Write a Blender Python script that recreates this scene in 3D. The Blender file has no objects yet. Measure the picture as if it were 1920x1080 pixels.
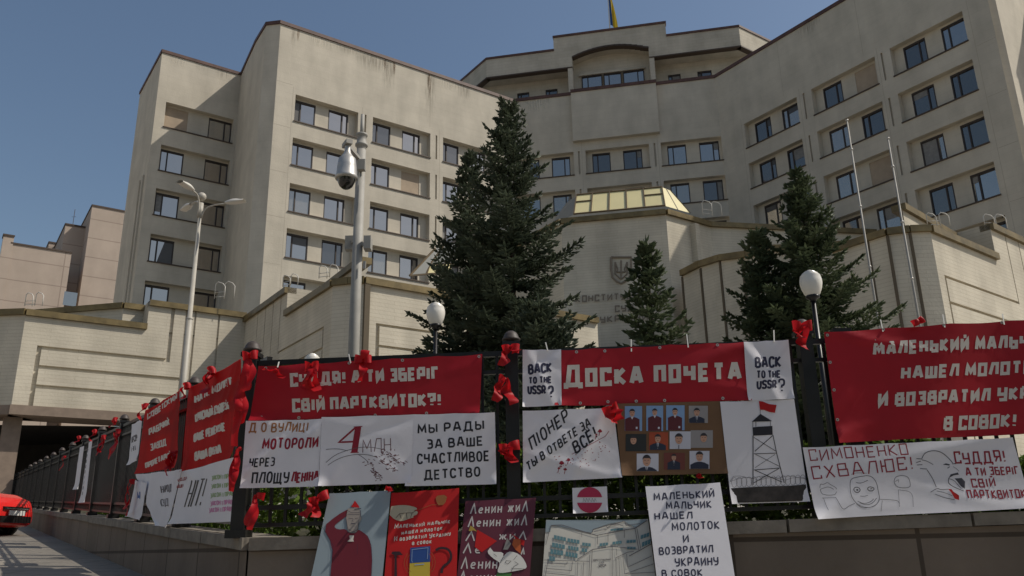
import bpy, math, random
import numpy as np
from mathutils import Vector, Matrix, Quaternion
random.seed(7)
sc = bpy.context.scene
COL = sc.collection
R_ = math.radians
V3 = Vector

# ------------------------------------------------------------------ camera, sky, sun, exposure
FPX, PITCH, ROLL = 1550.0, R_(17.22), R_(-1.14)
_c, _s = math.cos(PITCH), math.sin(PITCH)
FWD = V3((0, _c, _s)); UP0 = V3((0, -_s, _c)); RT0 = V3((1, 0, 0))
RX = RT0 * math.cos(ROLL) + UP0 * math.sin(ROLL)
UY = UP0 * math.cos(ROLL) - RT0 * math.sin(ROLL)
cam = bpy.data.cameras.new('camera'); camo = bpy.data.objects.new('camera', cam); COL.objects.link(camo)
camo.matrix_world = Matrix(((RX.x, UY.x, -FWD.x, 0), (RX.y, UY.y, -FWD.y, 0), (RX.z, UY.z, -FWD.z, 0), (0, 0, 0, 1)))
cam.sensor_width = 36; cam.lens = FPX / 1920 * 36; cam.clip_start = 0.1; cam.clip_end = 3000
sc.camera = camo
SUN_AZ, SUN_EL = R_(93.5), R_(49)
w = bpy.data.worlds.new('World'); sc.world = w; w.use_nodes = True
nt = w.node_tree; bg = nt.nodes['Background']
sky = nt.nodes.new('ShaderNodeTexSky'); sky.sky_type = 'NISHITA'; sky.sun_disc = False
sky.sun_elevation = SUN_EL; sky.sun_rotation = SUN_AZ; sky.air_density = 1.3; sky.dust_density = 2.0; sky.ozone_density = 2.2
nt.links.new(sky.outputs[0], bg.inputs[0]); bg.inputs[1].default_value = 0.112
sun = bpy.data.lights.new('sun', 'SUN'); suno = bpy.data.objects.new('sun', sun); COL.objects.link(suno)
sun.energy = 4.7; sun.angle = R_(0.53); sun.color = (1, 0.94, 0.835)
SDIR = V3((math.sin(SUN_AZ) * math.cos(SUN_EL), math.cos(SUN_AZ) * math.cos(SUN_EL), math.sin(SUN_EL)))
suno.rotation_euler = SDIR.to_track_quat('Z', 'Y').to_euler(); suno.location = (40, -10, 60)
sc.view_settings.view_transform = 'Standard'; sc.view_settings.look = 'None'
sc.view_settings.gamma = 1; sc.view_settings.exposure = -0.37
sc.render.engine = 'CYCLES'

# ------------------------------------------------------------------ geometry helpers
def d(yaw):
    a = R_(yaw); return V3((math.sin(a), math.cos(a), 0))
Z = V3((0, 0, 1))
def ray(x, y): return RX * ((x - 960) / FPX) - UY * ((y - 540) / FPX) + FWD
def atdepth(x, y, Y):
    r = ray(x, y); return r * (Y / r.y)
def atz(x, y, z):
    r = ray(x, y); return r * (z / r.z)
class Pl:
    """a real plane: point p0, horizontal direction e, normal n; px() says where a point of the wall stands on it"""
    def __init__(s, p0, yaw, tilt=0):
        s.p0 = V3(p0); s.e = d(yaw); s.n = (d(yaw + 90) * math.cos(tilt) + Z * math.sin(tilt)).normalized()
        s.v = s.n.cross(s.e) * -1
        if s.v.z < 0: s.v = -s.v
    def px(s, x, y, off=0.0):
        r = ray(x, y); q = s.p0 + s.n * off
        return r * (q.dot(s.n) / r.dot(s.n))
    def uz(s, x, y):
        p = s.px(x, y); return (p - s.p0).dot(s.e), p.z
    def off(s, k):
        q = Pl.__new__(Pl); q.p0 = s.p0 + s.n * k; q.e = s.e; q.n = s.n; q.v = s.v; return q

class MB:
    def __init__(s): s.v = []; s.f = []; s.m = []
    def add(s, vs, fs, m=0):
        b = len(s.v); s.v.extend(V3(p) for p in vs)
        for f in fs: s.f.append([b + i for i in f]); s.m.append(m)
    def poly(s, pts, m=0): s.add(pts, [list(range(len(pts)))], m)
    def box(s, c, ex, ey, ez, m=0):
        c = V3(c); vs = []
        for k in (-1, 1):
            for j in (-1, 1):
                for i in (-1, 1): vs.append(c + ex * i + ey * j + ez * k)
        s.add(vs, [(0, 2, 3, 1), (4, 5, 7, 6), (0, 1, 5, 4), (2, 6, 7, 3), (0, 4, 6, 2), (1, 3, 7, 5)], m)
    def bar(s, a, b, up, wu, ws, m=0):
        """box from a to b; thickness wu along 'up', ws sideways"""
        a = V3(a); b = V3(b); ax = (b - a); L = ax.length; ax = ax / L
        side = ax.cross(up).normalized(); u = side.cross(ax).normalized()
        s.box((a + b) / 2, ax * (L / 2), side * (ws / 2), u * (wu / 2), m)
    def prism(s, pts, vec, m=0):
        n = len(pts); vec = V3(vec); a = [V3(p) for p in pts]; b = [p + vec for p in a]
        fs = [list(range(n))[::-1], list(range(n, 2 * n))]
        for i in range(n): j = (i + 1) % n; fs.append([i, j, n + j, n + i])
        s.add(a + b, fs, m)
    def tube(s, pts, rad, n=8, m=0, cap=True):
        pts = [V3(p) for p in pts]; k = len(pts)
        rad = [rad] * k if not hasattr(rad, '__len__') else rad
        vs = []; prev = None
        for i, p in enumerate(pts):
            t = (pts[min(i + 1, k - 1)] - pts[max(i - 1, 0)]).normalized()
            if prev is None:
                a = t.cross(Z) if abs(t.z) < .95 else t.cross(V3((1, 0, 0)))
            else: a = prev - t * prev.dot(t)
            a.normalize(); prev = a; b = t.cross(a)
            for j in range(n):
                q = 2 * math.pi * j / n; vs.append(p + (a * math.cos(q) + b * math.sin(q)) * rad[i])
        fs = []
        for i in range(k - 1):
            for j in range(n): fs.append((i * n + j, i * n + (j + 1) % n, (i + 1) * n + (j + 1) % n, (i + 1) * n + j))
        if cap: fs += [list(range(n))[::-1], [(k - 1) * n + j for j in range(n)]]
        s.add(vs, fs, m)
    def lathe(s, c, prof, n=20, m=0, ax=None):
        c = V3(c); ax = ax or Z; a = ax.orthogonal().normalized(); b = ax.cross(a)
        vs = []; fs = []
        for r, h in prof:
            for j in range(n):
                q = 2 * math.pi * j / n; vs.append(c + ax * h + (a * math.cos(q) + b * math.sin(q)) * max(r, 1e-4))
        for i in range(len(prof) - 1):
            for j in range(n): fs.append((i * n + j, i * n + (j + 1) % n, (i + 1) * n + (j + 1) % n, (i + 1) * n + j))
        s.add(vs, fs, m)
    def grid(s, fn, nu, nv, m=0):
        vs = [fn(i / nu, j / nv) for j in range(nv + 1) for i in range(nu + 1)]
        fs = [(j * (nu + 1) + i, j * (nu + 1) + i + 1, (j + 1) * (nu + 1) + i + 1, (j + 1) * (nu + 1) + i) for j in range(nv) for i in range(nu)]
        s.add(vs, fs, m)
    def build(s, name, mats, parent=None, smooth=False, loc=None, **props):
        if not isinstance(mats, (list, tuple)): mats = [mats]
        off = V3(parent['_loc']) if parent is not None else (V3(loc) if loc is not None else V3((0, 0, 0)))
        me = bpy.data.meshes.new(name)
        co = np.array([tuple(p) for p in s.v], dtype=float).reshape(-1, 3)
        me.from_pydata((co - np.array(tuple(off))).tolist(), [], s.f)
        for mm in mats: me.materials.append(mm)
        me.polygons.foreach_set('material_index', s.m)
        if smooth: me.polygons.foreach_set('use_smooth', [True] * len(s.f))
        uv = me.uv_layers.new(name='UVMap')
        nrm = np.zeros(len(s.f) * 3); me.polygons.foreach_get('normal', nrm); nrm = nrm.reshape(-1, 3)
        cnt = np.array([len(f) for f in s.f]); li = np.concatenate([np.array(f) for f in s.f]) if s.f else np.zeros(0, int)
        N = np.repeat(nrm, cnt, axis=0)
        T = np.stack([N[:, 1], -N[:, 0], np.zeros(len(N))], 1); ln = np.linalg.norm(T, axis=1)
        flat = ln < .3; T[flat] = (1, 0, 0); T /= np.maximum(np.linalg.norm(T, axis=1), 1e-6)[:, None]
        B = np.cross(N, T); B[B[:, 2] < 0] *= -1
        P = co[li]; uvs = np.stack([(P * T).sum(1), np.where(flat, P[:, 1], P[:, 2])], 1)
        uv.data.foreach_set('uv', uvs.ravel())
        me.update()
        o = bpy.data.objects.new(name, me); COL.objects.link(o)
        if parent is not None: o.parent = parent
        elif loc is not None: o.location = off
        o['_loc'] = tuple(off)
        for k, v in props.items(): o[k] = v
        return o
def thing(name, loc, label, category, group=None):
    o = bpy.data.objects.new(name, None); COL.objects.link(o); o.location = loc; o['_loc'] = tuple(loc)
    o.empty_display_size = .2
    o['label'] = label; o['category'] = category
    if group: o['group'] = group
    return o

# ------------------------------------------------------------------ materials
def lin(r, g, b):
    f = lambda c: (c / 255 / 12.92) if c / 255 < .04045 else ((c / 255 + .055) / 1.055) ** 2.4
    return (f(r), f(g), f(b))
def mat(name, col, rough=.6, metal=0, var=0.0, scale=3.0, spec=.4, sub=None, bump=0, trans=0, col2=None, detail=5):
    m = bpy.data.materials.new(name); m.use_nodes = True; t = m.node_tree; p = t.nodes['Principled BSDF']
    p.inputs['Roughness'].default_value = rough; p.inputs['Metallic'].default_value = metal
    p.inputs['Specular IOR Level'].default_value = spec
    p.inputs['Base Color'].default_value = (*col, 1)
    if var or col2 or bump:
        g = t.nodes.new('ShaderNodeNewGeometry'); n = t.nodes.new('ShaderNodeTexNoise')
        n.inputs['Scale'].default_value = scale; n.inputs['Detail'].default_value = detail; n.inputs['Roughness'].default_value = .6
        t.links.new(g.outputs['Position'], n.inputs['Vector'])
        cr = t.nodes.new('ShaderNodeValToRGB')
        lo = col if col2 else tuple(c * (1 - var) for c in col); hi = col2 or tuple(min(c * (1 + var), 1) for c in col)
        cr.color_ramp.elements[0].color = (*lo, 1); cr.color_ramp.elements[1].color = (*hi, 1)
        cr.color_ramp.elements[0].position = .32; cr.color_ramp.elements[1].position = .68
        t.links.new(n.outputs[0], cr.inputs[0]); t.links.new(cr.outputs[0], p.inputs['Base Color'])
        if bump:
            b = t.nodes.new('ShaderNodeBump'); b.inputs['Strength'].default_value = bump; b.inputs['Distance'].default_value = .02
            t.links.new(n.outputs[0], b.inputs['Height']); t.links.new(b.outputs[0], p.inputs['Normal'])
    if trans:
        tr = t.nodes.new('ShaderNodeBsdfTranslucent'); mx = t.nodes.new('ShaderNodeMixShader'); mx.inputs[0].default_value = trans
        out = t.nodes['Material Output']
        if p.inputs['Base Color'].links: t.links.new(p.inputs['Base Color'].links[0].from_socket, tr.inputs[0])
        else: tr.inputs[0].default_value = (*col, 1)
        t.links.new(p.outputs[0], mx.inputs[1]); t.links.new(tr.outputs[0], mx.inputs[2]); t.links.new(mx.outputs[0], out.inputs[0])
    return m
def stone(name, c1, c2, mortar, bw, bh, ms, stain=.25, rough=.85, bump=.3, offset=.5, streak=True):
    """coursed stone or plaster: brick pattern in wall metres, large blotches, rain streaks"""
    m = bpy.data.materials.new(name); m.use_nodes = True; t = m.node_tree; p = t.nodes['Principled BSDF']; L = t.links.new
    p.inputs['Roughness'].default_value = rough; p.inputs['Specular IOR Level'].default_value = .2
    uv = t.nodes.new('ShaderNodeUVMap'); br = t.nodes.new('ShaderNodeTexBrick'); L(uv.outputs[0], br.inputs['Vector'])
    br.inputs['Color1'].default_value = (*c1, 1); br.inputs['Color2'].default_value = (*c2, 1); br.inputs['Mortar'].default_value = (*mortar, 1)
    br.inputs['Scale'].default_value = 1; br.inputs['Brick Width'].default_value = bw; br.inputs['Row Height'].default_value = bh
    br.inputs['Mortar Size'].default_value = ms; br.inputs['Mortar Smooth'].default_value = .3; br.offset = offset
    n1 = t.nodes.new('ShaderNodeTexNoise'); n1.inputs['Scale'].default_value = .45; n1.inputs['Detail'].default_value = 8; n1.inputs['Roughness'].default_value = .65
    L(uv.outputs[0], n1.inputs['Vector'])
    mp = t.nodes.new('ShaderNodeMapping'); mp.inputs['Scale'].default_value = (.8, .22, 1); L(uv.outputs[0], mp.inputs['Vector'])
    n2 = t.nodes.new('ShaderNodeTexNoise'); n2.inputs['Scale'].default_value = 1.0; n2.inputs['Detail'].default_value = 6; L(mp.outputs[0], n2.inputs['Vector'])
    ad = t.nodes.new('ShaderNodeMath'); ad.operation = 'ADD'; L(n1.outputs[0], ad.inputs[0]); L(n2.outputs[0], ad.inputs[1])
    mr = t.nodes.new('ShaderNodeMapRange'); mr.inputs[1].default_value = .7; mr.inputs[2].default_value = 1.3
    mr.inputs[3].default_value = 1 - stain; mr.inputs[4].default_value = 1 + stain * .35; L(ad.outputs[0], mr.inputs[0])
    mx = t.nodes.new('ShaderNodeMix'); mx.data_type = 'RGBA'; mx.blend_type = 'MULTIPLY'; mx.inputs[0].default_value = 1
    L(br.outputs[0], mx.inputs[6]); L(mr.outputs[0], mx.inputs[7]); L(mx.outputs[2], p.inputs['Base Color'])
    n3 = t.nodes.new('ShaderNodeTexNoise'); n3.inputs['Scale'].default_value = 9; n3.inputs['Detail'].default_value = 6; L(uv.outputs[0], n3.inputs['Vector'])
    b = t.nodes.new('ShaderNodeBump'); b.inputs['Strength'].default_value = bump; b.inputs['Distance'].default_value = .03
    L(n3.outputs[0], b.inputs['Height']); L(b.outputs[0], p.inputs['Normal'])
    return m
M = {}
M['plaster'] = stone('pale_plaster', (.545, .493, .405), (.53, .48, .393), (.49, .437, .355), 1.9, .5, .010, .20)
M['podium'] = stone('coursed_limestone', (.585, .53, .425), (.555, .50, .40), (.46, .405, .31), 2.6, .17, .010, .24)
M['pent'] = stone('weathered_plaster', (.53, .48, .395), (.50, .45, .365), (.44, .39, .31), 1.2, .3, .012, .25)
M['pink'] = stone('pinkish_panels', (.42, .345, .285), (.41, .335, .275), (.29, .23, .19), 10.0, 2.6, .07, .12, offset=0)
M['roofband'] = mat('red_brown_flashing', (.095, .047, .034), .5, var=.3, scale=1.5)
M['bronze'] = mat('bronze_coping', (.17, .125, .055), .45, metal=.3, var=.35, scale=1.2)
M['sill'] = mat('dark_brown_sill', (.07, .048, .035), .6)
M['frame'] = mat('dark_window_frame', (.035, .025, .02), .5)
M['groove'] = mat('dark_joint', (.11, .085, .055), .8)
M['carved'] = mat('carved_letter_metal', (.20, .165, .125), .7)
M['seam'] = mat('wall_seam', (.36, .315, .25), .9)
M['shutter'] = mat('infill_panel', (.37, .29, .21), .8, var=.08, scale=2)
def glass(name, c, rough=.04, mixf=.55, dark=(.02, .022, .025)):
    m = bpy.data.materials.new(name); m.use_nodes = True; t = m.node_tree; p = t.nodes['Principled BSDF']
    p.inputs['Base Color'].default_value = (*dark, 1); p.inputs['Roughness'].default_value = .2
    gl = t.nodes.new('ShaderNodeBsdfGlossy'); gl.inputs[0].default_value = (*c, 1); gl.inputs[1].default_value = rough
    g = t.nodes.new('ShaderNodeNewGeometry'); n = t.nodes.new('ShaderNodeTexNoise'); n.inputs['Scale'].default_value = .9; n.inputs['Detail'].default_value = 1
    b = t.nodes.new('ShaderNodeBump'); b.inputs['Strength'].default_value = .12; b.inputs['Distance'].default_value = .05
    t.links.new(g.outputs['Position'], n.inputs['Vector']); t.links.new(n.outputs[0], b.inputs['Height']); t.links.new(b.outputs[0], gl.inputs['Normal'])
    mx = t.nodes.new('ShaderNodeMixShader'); mx.inputs[0].default_value = mixf
    t.links.new(p.outputs[0], mx.inputs[1]); t.links.new(gl.outputs[0], mx.inputs[2]); t.links.new(mx.outputs[0], t.nodes['Material Output'].inputs[0])
    return m
M['glass0'] = glass('window_glass', (.90, .82, .73), mixf=.46)
M['glass1'] = glass('window_glass_dark', (.86, .79, .70), mixf=.19)
M['glass2'] = glass('window_glass_curtained', (.95, .9, .82), mixf=.3, dark=(.16, .15, .13))
M['blind'] = mat('drawn_blind', (.19, .18, .165), .5, spec=.6, var=.2, scale=4); M['blind2'] = mat('dark_curtain', (.06, .055, .05), .4, spec=.6)
M['yellow'] = mat('yellow_glazing', (.66, .58, .31), .4, var=.04, scale=.8)
M['mullion'] = mat('brown_mullion', (.12, .085, .045), .5)
M['greyroof'] = mat('grey_roof_sheet', (.22, .22, .20), .5)
M['white_metal'] = mat('white_painted_pipe', (.62, .59, .53), .45)
M['grey_metal'] = mat('galvanised_pole', (.30, .285, .255), .6, metal=.0, var=.12, scale=4)
M['cream_metal'] = mat('cream_painted_pole', (.40, .37, .315), .5, var=.1, scale=3)
M['alu'] = mat('brushed_housing', (.46, .44, .41), .42, metal=.5, var=.1, scale=8)
M['darkglass'] = mat('dark_dome', (.02, .018, .017), .08, spec=.7)
M['black'] = mat('black_fence_paint', (.011, .010, .010), .38, var=.3, scale=6)
M['opal'] = mat('opal_globe', (.74, .70, .63), .25)
M['wall'] = stone('dark_concrete', (.20, .162, .13), (.19, .152, .122), (.085, .066, .052), 1.35, 2.2, .02, .38, offset=0)
M['cap'] = mat('worn_concrete_cap', (.20, .175, .145), .9, var=.25, scale=5, bump=.3)
M['red'] = mat('red_banner_fabric', (.42, .011, .022), .5, var=.12, scale=2.2, trans=.15, spec=.3, bump=.35, detail=3)
M['red2'] = mat('bright_red_print', (.47, .018, .018), .55, var=.06, scale=3, trans=.1, spec=.2)
M['red3'] = mat('backlit_red_banner', (.50, .014, .016), .65, var=.1, scale=2.5, trans=.45, spec=.12, bump=.25)
M['ribbon'] = mat('red_satin_ribbon', (.48, .010, .016), .5, spec=.3, trans=.4)
M['paper'] = mat('white_paper', (.75, .73, .77), .7, var=.03, scale=2, trans=.05, bump=.2)
M['offwhite'] = mat('cream_lettering', (.60, .55, .49), .6)
M['ink'] = mat('black_marker', (.016, .015, .022), .6)
M['inkblue'] = mat('dark_blue_ink', (.022, .022, .055), .6)
M['inkgrey'] = mat('grey_pencil', (.10, .095, .11), .7)
M['inkred'] = mat('crimson_marker', (.26, .008, .026), .6)
M['inkorange'] = mat('orange_brown_marker', (.33, .14, .05), .6)
M['inkgreen'] = mat('pale_green_marker', (.30, .42, .20), .7)
M['inkpink'] = mat('pink_marker', (.62, .22, .42), .7)
M['inkblue2'] = mat('blue_marker', (.06, .13, .36), .7)
M['card'] = mat('brown_cardboard', (.17, .095, .05), .85, var=.1, scale=5)
M['grommet'] = mat('steel_eyelet', (.5, .46, .42), .35, metal=.6)
M['tie'] = mat('white_cable_tie', (.7, .68, .62), .5)
M['bark'] = mat('spruce_bark', (.055, .038, .026), .9, var=.3, scale=8)
def leaf(name, a, b, scale, tr=.25, rough=.55):
    return mat(name, a, rough, scale=scale, col2=b, trans=tr, spec=.25, detail=3)
M['needle'] = leaf('spruce_needles', (.040, .054, .034), (.135, .160, .102), 1.5, .25)
M['needle2'] = leaf('spruce_needles_green', (.042, .060, .030), (.150, .182, .095), 1.7, .25)
M['hedge'] = leaf('hedge_leaves', (.045, .088, .014), (.16, .235, .040), 6, .4, .75)
M['pave'] = stone('sidewalk_slabs', (.30, .265, .22), (.28, .25, .21), (.15, .13, .11), .9, .45, .012, .25)
M['yard'] = stone('yard_slabs', (.43, .395, .345), (.41, .375, .325), (.2, .18, .16), .8, .8, .012, .2)
M['carred'] = mat('red_car_paint', (.62, .018, .016), .22, spec=.6)
M['rubber'] = mat('tyre_rubber', (.012, .012, .012), .8)
M['chrome'] = mat('chrome', (.6, .6, .6), .15, metal=1)
M['plate'] = mat('number_plate', (.6, .58, .54), .5)
M['cap_dome'] = mat('brown_post_cap', (.055, .042, .036), .55, var=.2, scale=9)
M['flagy'] = mat('yellow_flag_cloth', (.45, .33, .03), .7, trans=.3); M['flagb'] = mat('blue_flag_cloth', (.02, .07, .22), .7, trans=.3)
M['void'] = mat('shade_dark_concrete', (.035, .03, .026), .95, var=.2, scale=2)  # near-black base paints in the deep shade under the terrace
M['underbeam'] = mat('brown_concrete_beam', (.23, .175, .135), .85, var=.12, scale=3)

# ------------------------------------------------------------------ the court building: planes
c0 = ray(500, 358); c0 = c0 / math.hypot(c0.x, c0.y)
PL0 = Pl(c0 * 54, 55)
Lc = PL0.px(526.7, 39.3); E = PL0.px(962, 190); G = Pl(E, 101).px(1340, 143.3)
ROOF = 36.62
def z0(p): return V3((p.x, p.y, 0))
lerp = lambda a, b, t: a + (b - a) * t
Lc, E, G = z0(Lc), z0(E), z0(G)
MID = (E + G) / 2; AXN = d(100)
def mir(p): return p - AXN * (2 * (p - MID).dot(AXN))
E1, E2 = d(55), d(-35)
LL = (E - Lc).length; CL = (G - E).length
court = thing('court_building', (float(MID.x), float(MID.y), 0), 'large cream concrete government building with stepped stone terraces, brown window frames and a concave front', 'building')

def facade(q, yaw, ucuts, zcuts, dep, mi=lambda a, b: 0, mb=None, side=0):
    """relief wall: grid of cells in (u, z), each at its own depth, with the reveals between them"""
    mb = mb or MB(); e = d(yaw); n = d(yaw + 90)
    P = lambda u, z, dd: q + e * u - n * dd + Z * z
    nu, nz = len(ucuts) - 1, len(zcuts) - 1
    D = [[dep((ucuts[i] + ucuts[i + 1]) / 2, (zcuts[j] + zcuts[j + 1]) / 2) for j in range(nz)] for i in range(nu)]
    for i in range(nu):
        for j in range(nz):
            a, b, c, f = ucuts[i], ucuts[i + 1], zcuts[j], zcuts[j + 1]; dd = D[i][j]
            if dd is None: continue
            mb.poly([P(a, c, dd), P(b, c, dd), P(b, f, dd), P(a, f, dd)], mi((a + b) / 2, (c + f) / 2))
            if i + 1 < nu and D[i + 1][j] is not None and abs(D[i + 1][j] - dd) > 1e-6:
                d2 = D[i + 1][j]; mb.poly([P(b, c, dd), P(b, c, d2), P(b, f, d2), P(b, f, dd)], side)
            if j + 1 < nz and D[i][j + 1] is not None and abs(D[i][j + 1] - dd) > 1e-6:
                d2 = D[i][j + 1]; mb.poly([P(a, f, dd), P(b, f, dd), P(b, f, d2), P(a, f, d2)], side)
    return mb
WINCOUNT = [0]
def window(q, yaw, u0, u1, z0_, z1_, dd, flip=False, kind=0):
    e = d(yaw); n = d(yaw + 90); P = lambda u, z, k: q + e * u - n * k + Z * z
    mb = MB(); t = .075; cu, cz = (u0 + u1) / 2, (z0_ + z1_) / 2; hu, hz = (u1 - u0) / 2, (z1_ - z0_) / 2
    for (a, b, c, f) in ((u0, u1, z0_, z0_ + t), (u0, u1, z1_ - t * 1.9, z1_), (u0, u0 + t, z0_ + t, z1_ - t * 1.9), (u1 - t, u1, z0_ + t, z1_ - t * 1.9)):
        mb.box(P((a + b) / 2, (c + f) / 2, dd - .05), e * ((b - a) / 2), n * .05, Z * ((f - c) / 2))
    um = u0 + (u1 - u0) * (.70 if flip else .30)
    mb.box(P(um, (z0_ + t + z1_ - t * 1.9) / 2, dd - .045), e * .045, n * .04, Z * ((z1_ - z0_ - 2.9 * t) / 2))
    fr = mb.build('window', M['frame'], court)
    pb = MB(); tw = random.uniform(-.012, .012); tv = random.uniform(-.012, .012)
    for (a, b) in ((u0 + t, um - .045), (um + .045, u1 - t)):
        jj = random.uniform(-.01, .01)
        pb.poly([P(a, z0_ + t, dd - .02 + tw + jj), P(b, z0_ + t, dd - .02 - tw), P(b, z1_ - 1.9 * t, dd - .02 - tw + tv), P(a, z1_ - 1.9 * t, dd - .02 + tw + tv + jj)])
    o = pb.build('pane', M['glass%d' % kind], fr)
    if random.random() < .38:
        bb = MB(); f = random.choice((.25, .35, .5, .8, 1.0)); (a, b) = random.choice(((u0 + t, um - .045), (um + .045, u1 - t), (um + .045, u1 - t)))
        zt__ = z1_ - 1.9 * t; bb.poly([P(a, zt__ - (zt__ - z0_ - t) * f, dd - .034), P(b, zt__ - (zt__ - z0_ - t) * f, dd - .034), P(b, zt__, dd - .034), P(a, zt__, dd - .034)]); bb.build('blind', M[random.choice(('blind', 'blind', 'blind2'))], fr)
    WINCOUNT[0] += 1

ROWS = [28.97, 25.56, 22.07, 18.73, 15.35]
def wing(name, q, yaw, length, groups, wins, rows, top, head=2.08, slits=(), shutters=(), rec=.45, zbot=11.0, hoist=None, skip=()):
    uc = sorted(set([0, length] + [g for gr in groups for g in gr] + [x for s_ in slits for x in (s_ - .07, s_ + .07)]))
    # window bays get their own deeper cells
    for g in groups:
        for (a, b) in wins: uc += [g[0] + a, g[0] + b]
    uc = sorted(set(round(u, 4) for u in uc)); zc = [zbot, top]
    for r in rows: zc += [r, r + head, r + .06, r + .06 + 1.84]
    zc = sorted(set(round(z, 4) for z in zc if zbot <= z <= top))
    def dep(u, z):
        for r in rows:
            if r < z < r + head:
                for gi, g in enumerate(groups):
                    if g[0] < u < g[1]:
                        if z < r + 1.90 and z > r + .06:
                            for wi, (a, b) in enumerate(wins):
                                if a < u - g[0] < b: return rec + (.10 if (rows.index(r), gi, wi) not in shutters else .03)
                        return rec
                for s_ in slits:
                    if abs(u - s_) < .07: return .14
        return 0.0
    def mi(u, z):
        for ri, r in enumerate(rows):
            if r + .06 < z < r + 1.90:
                for gi, g in enumerate(groups):
                    for wi, (a, b) in enumerate(wins):
                        if a < u - g[0] < b and (ri, gi, wi) in shutters: return 2
        return 0
    mb = facade(q, yaw, uc, zc, dep, mi)
    e, n = d(yaw), d(yaw + 90)
    for r in rows:
        for g in groups:
            mb.box(q + e * ((g[0] + g[1]) / 2) + n * .02 + Z * (r - .04), e * ((g[1] - g[0]) / 2 + .04), n * .055, Z * .04, 1)
    # fine vertical joints on the pilaster strips
    mb.build('wing_wall', [M['plaster'], M['sill'], M['shutter']], court)
    for ri, r in enumerate(rows):
        for gi, g in enumerate(groups):
            for wi, (a, b) in enumerate(wins):
                if (ri, gi, wi) in shutters or (ri, gi, wi) in skip: continue
                window(q, yaw, g[0] + a, g[0] + b, r + .06, r + 1.90, rec + .10, flip=(wi % 2 == 1) ^ (name == 'R'), kind=random.choice([0, 0, 0, 0, 1, 2]) if name in 'LW' else random.choice([0, 1, 1, 1, 2]))
def seams(q, yaw, us, zs, u0, u1, zb, zt):
    e, n = d(yaw), d(yaw + 90)
    for u in us: mb = MB(); mb.box(q + e * u + Z * ((zb + zt) / 2), e * .011, n * .003, Z * ((zt - zb) / 2)); mb.build('joint', M['seam'], court)
    for z in zs: mb = MB(); mb.box(q + e * ((u0 + u1) / 2) + Z * z, e * ((u1 - u0) / 2), n * .003, Z * .012); mb.build('joint', M['seam'], court)
def strip(pts, h, out, ztop, m, name='coping', par=None, down=True):
    """coping along a plan polyline: sits on the wall top, 'out' proud of it"""
    mb = MB(); k = len(pts)
    for i in range(k - 1):
        a, b = pts[i], pts[i + 1]; za, zb = (ztop if not hasattr(ztop, '__len__') else ztop[i]), (ztop if not hasattr(ztop, '__len__') else ztop[i + 1])
        e = (b - a).normalized(); n = V3((e.y, -e.x, 0))
        A = a - e * .02 * i; B = b + e * .02
        o0, o1 = n * out, n * -.5
        vs = [A + o1 + Z * (za - h), B + o1 + Z * (zb - h), B + o0 + Z * (zb - h), A + o0 + Z * (za - h), A + o1 + Z * za, B + o1 + Z * zb, B + o0 + Z * zb, A + o0 + Z * za]
        mb.add(vs, [(0, 1, 2, 3), (7, 6, 5, 4), (3, 2, 6, 7), (1, 0, 4, 5), (2, 1, 5, 6), (0, 3, 7, 4)])
    return mb.build(name, m, par or court)

gL = [(1.45, 6.3), (7.5, 12.45), (13.6, 18.45)]
wing('L', Lc, 55, LL, gL, [(.1, 1.7), (2.7, 4.25)], ROWS, ROOF - .1, slits=(6.9, 13.0), shutters={(1, 1, 1)})
gR = [(2.35, 7.25), (8.5, 13.55), (14.65, 19.5)]
RL = 21.05
wing('R', G, 145, RL, gR, [(.65, 2.15), (3.2, 4.75)], ROWS, ROOF - .1, slits=(7.85, 14.05), shutters={(0, 1, 1), (2, 1, 1)})
gC = [(.05, 5.0), (6.0, 11.2), (12.15, 17.0)]
wing('C', E, 101, CL, gC, [(.5, 2.0), (3.05, 4.6)], ROWS[:3], ROOF - .1, slits=(5.45, 11.65), zbot=17)
# the bay of the middle wall that stands forward above the top windows
mb = MB(); e, n = d(101), d(191)
mb.box(E + e * 8.6 + n * .2 + Z * ((31.85 + ROOF - .1) / 2), e * 3.55, n * .2, Z * ((ROOF - .1 - 31.85) / 2))
mb.build('wing_wall', M['plaster'], court)
for q_, y_, us_, (h0, h1) in ((Lc, 55, (1.25, 6.62, 13.28), (.03, 1.2)), (G, 145, (2.1, 7.5, 13.75, 19.85), (19.9, RL - .05))): seams(q_, y_, us_, [r + 2.75 for r in ROWS], h0, h1, 11.5, 31.6)
seams(Lc, 55, (12.4,), [], 0, 0, 31.6, ROOF - .3); seams(G, 145, (6.2, 12.8), [], 0, 0, 31.6, ROOF - .3); seams(E, 101, (5.7, 11.9), [], 0, 0, 18, 31.8)
# left tower
qW = Lc + E2 * 8.4
ROWSW = [30.28, 26.73, 23.22, 19.68, 16.16]
wing('W', qW - E1 * 6.25, 55, 6.0, [(.69, 5.75)], [(.1, 1.75), (3.3, 5.05)], ROWSW, ROOF - .1, head=2.05, shutters={(0, 0, 0)})
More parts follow.
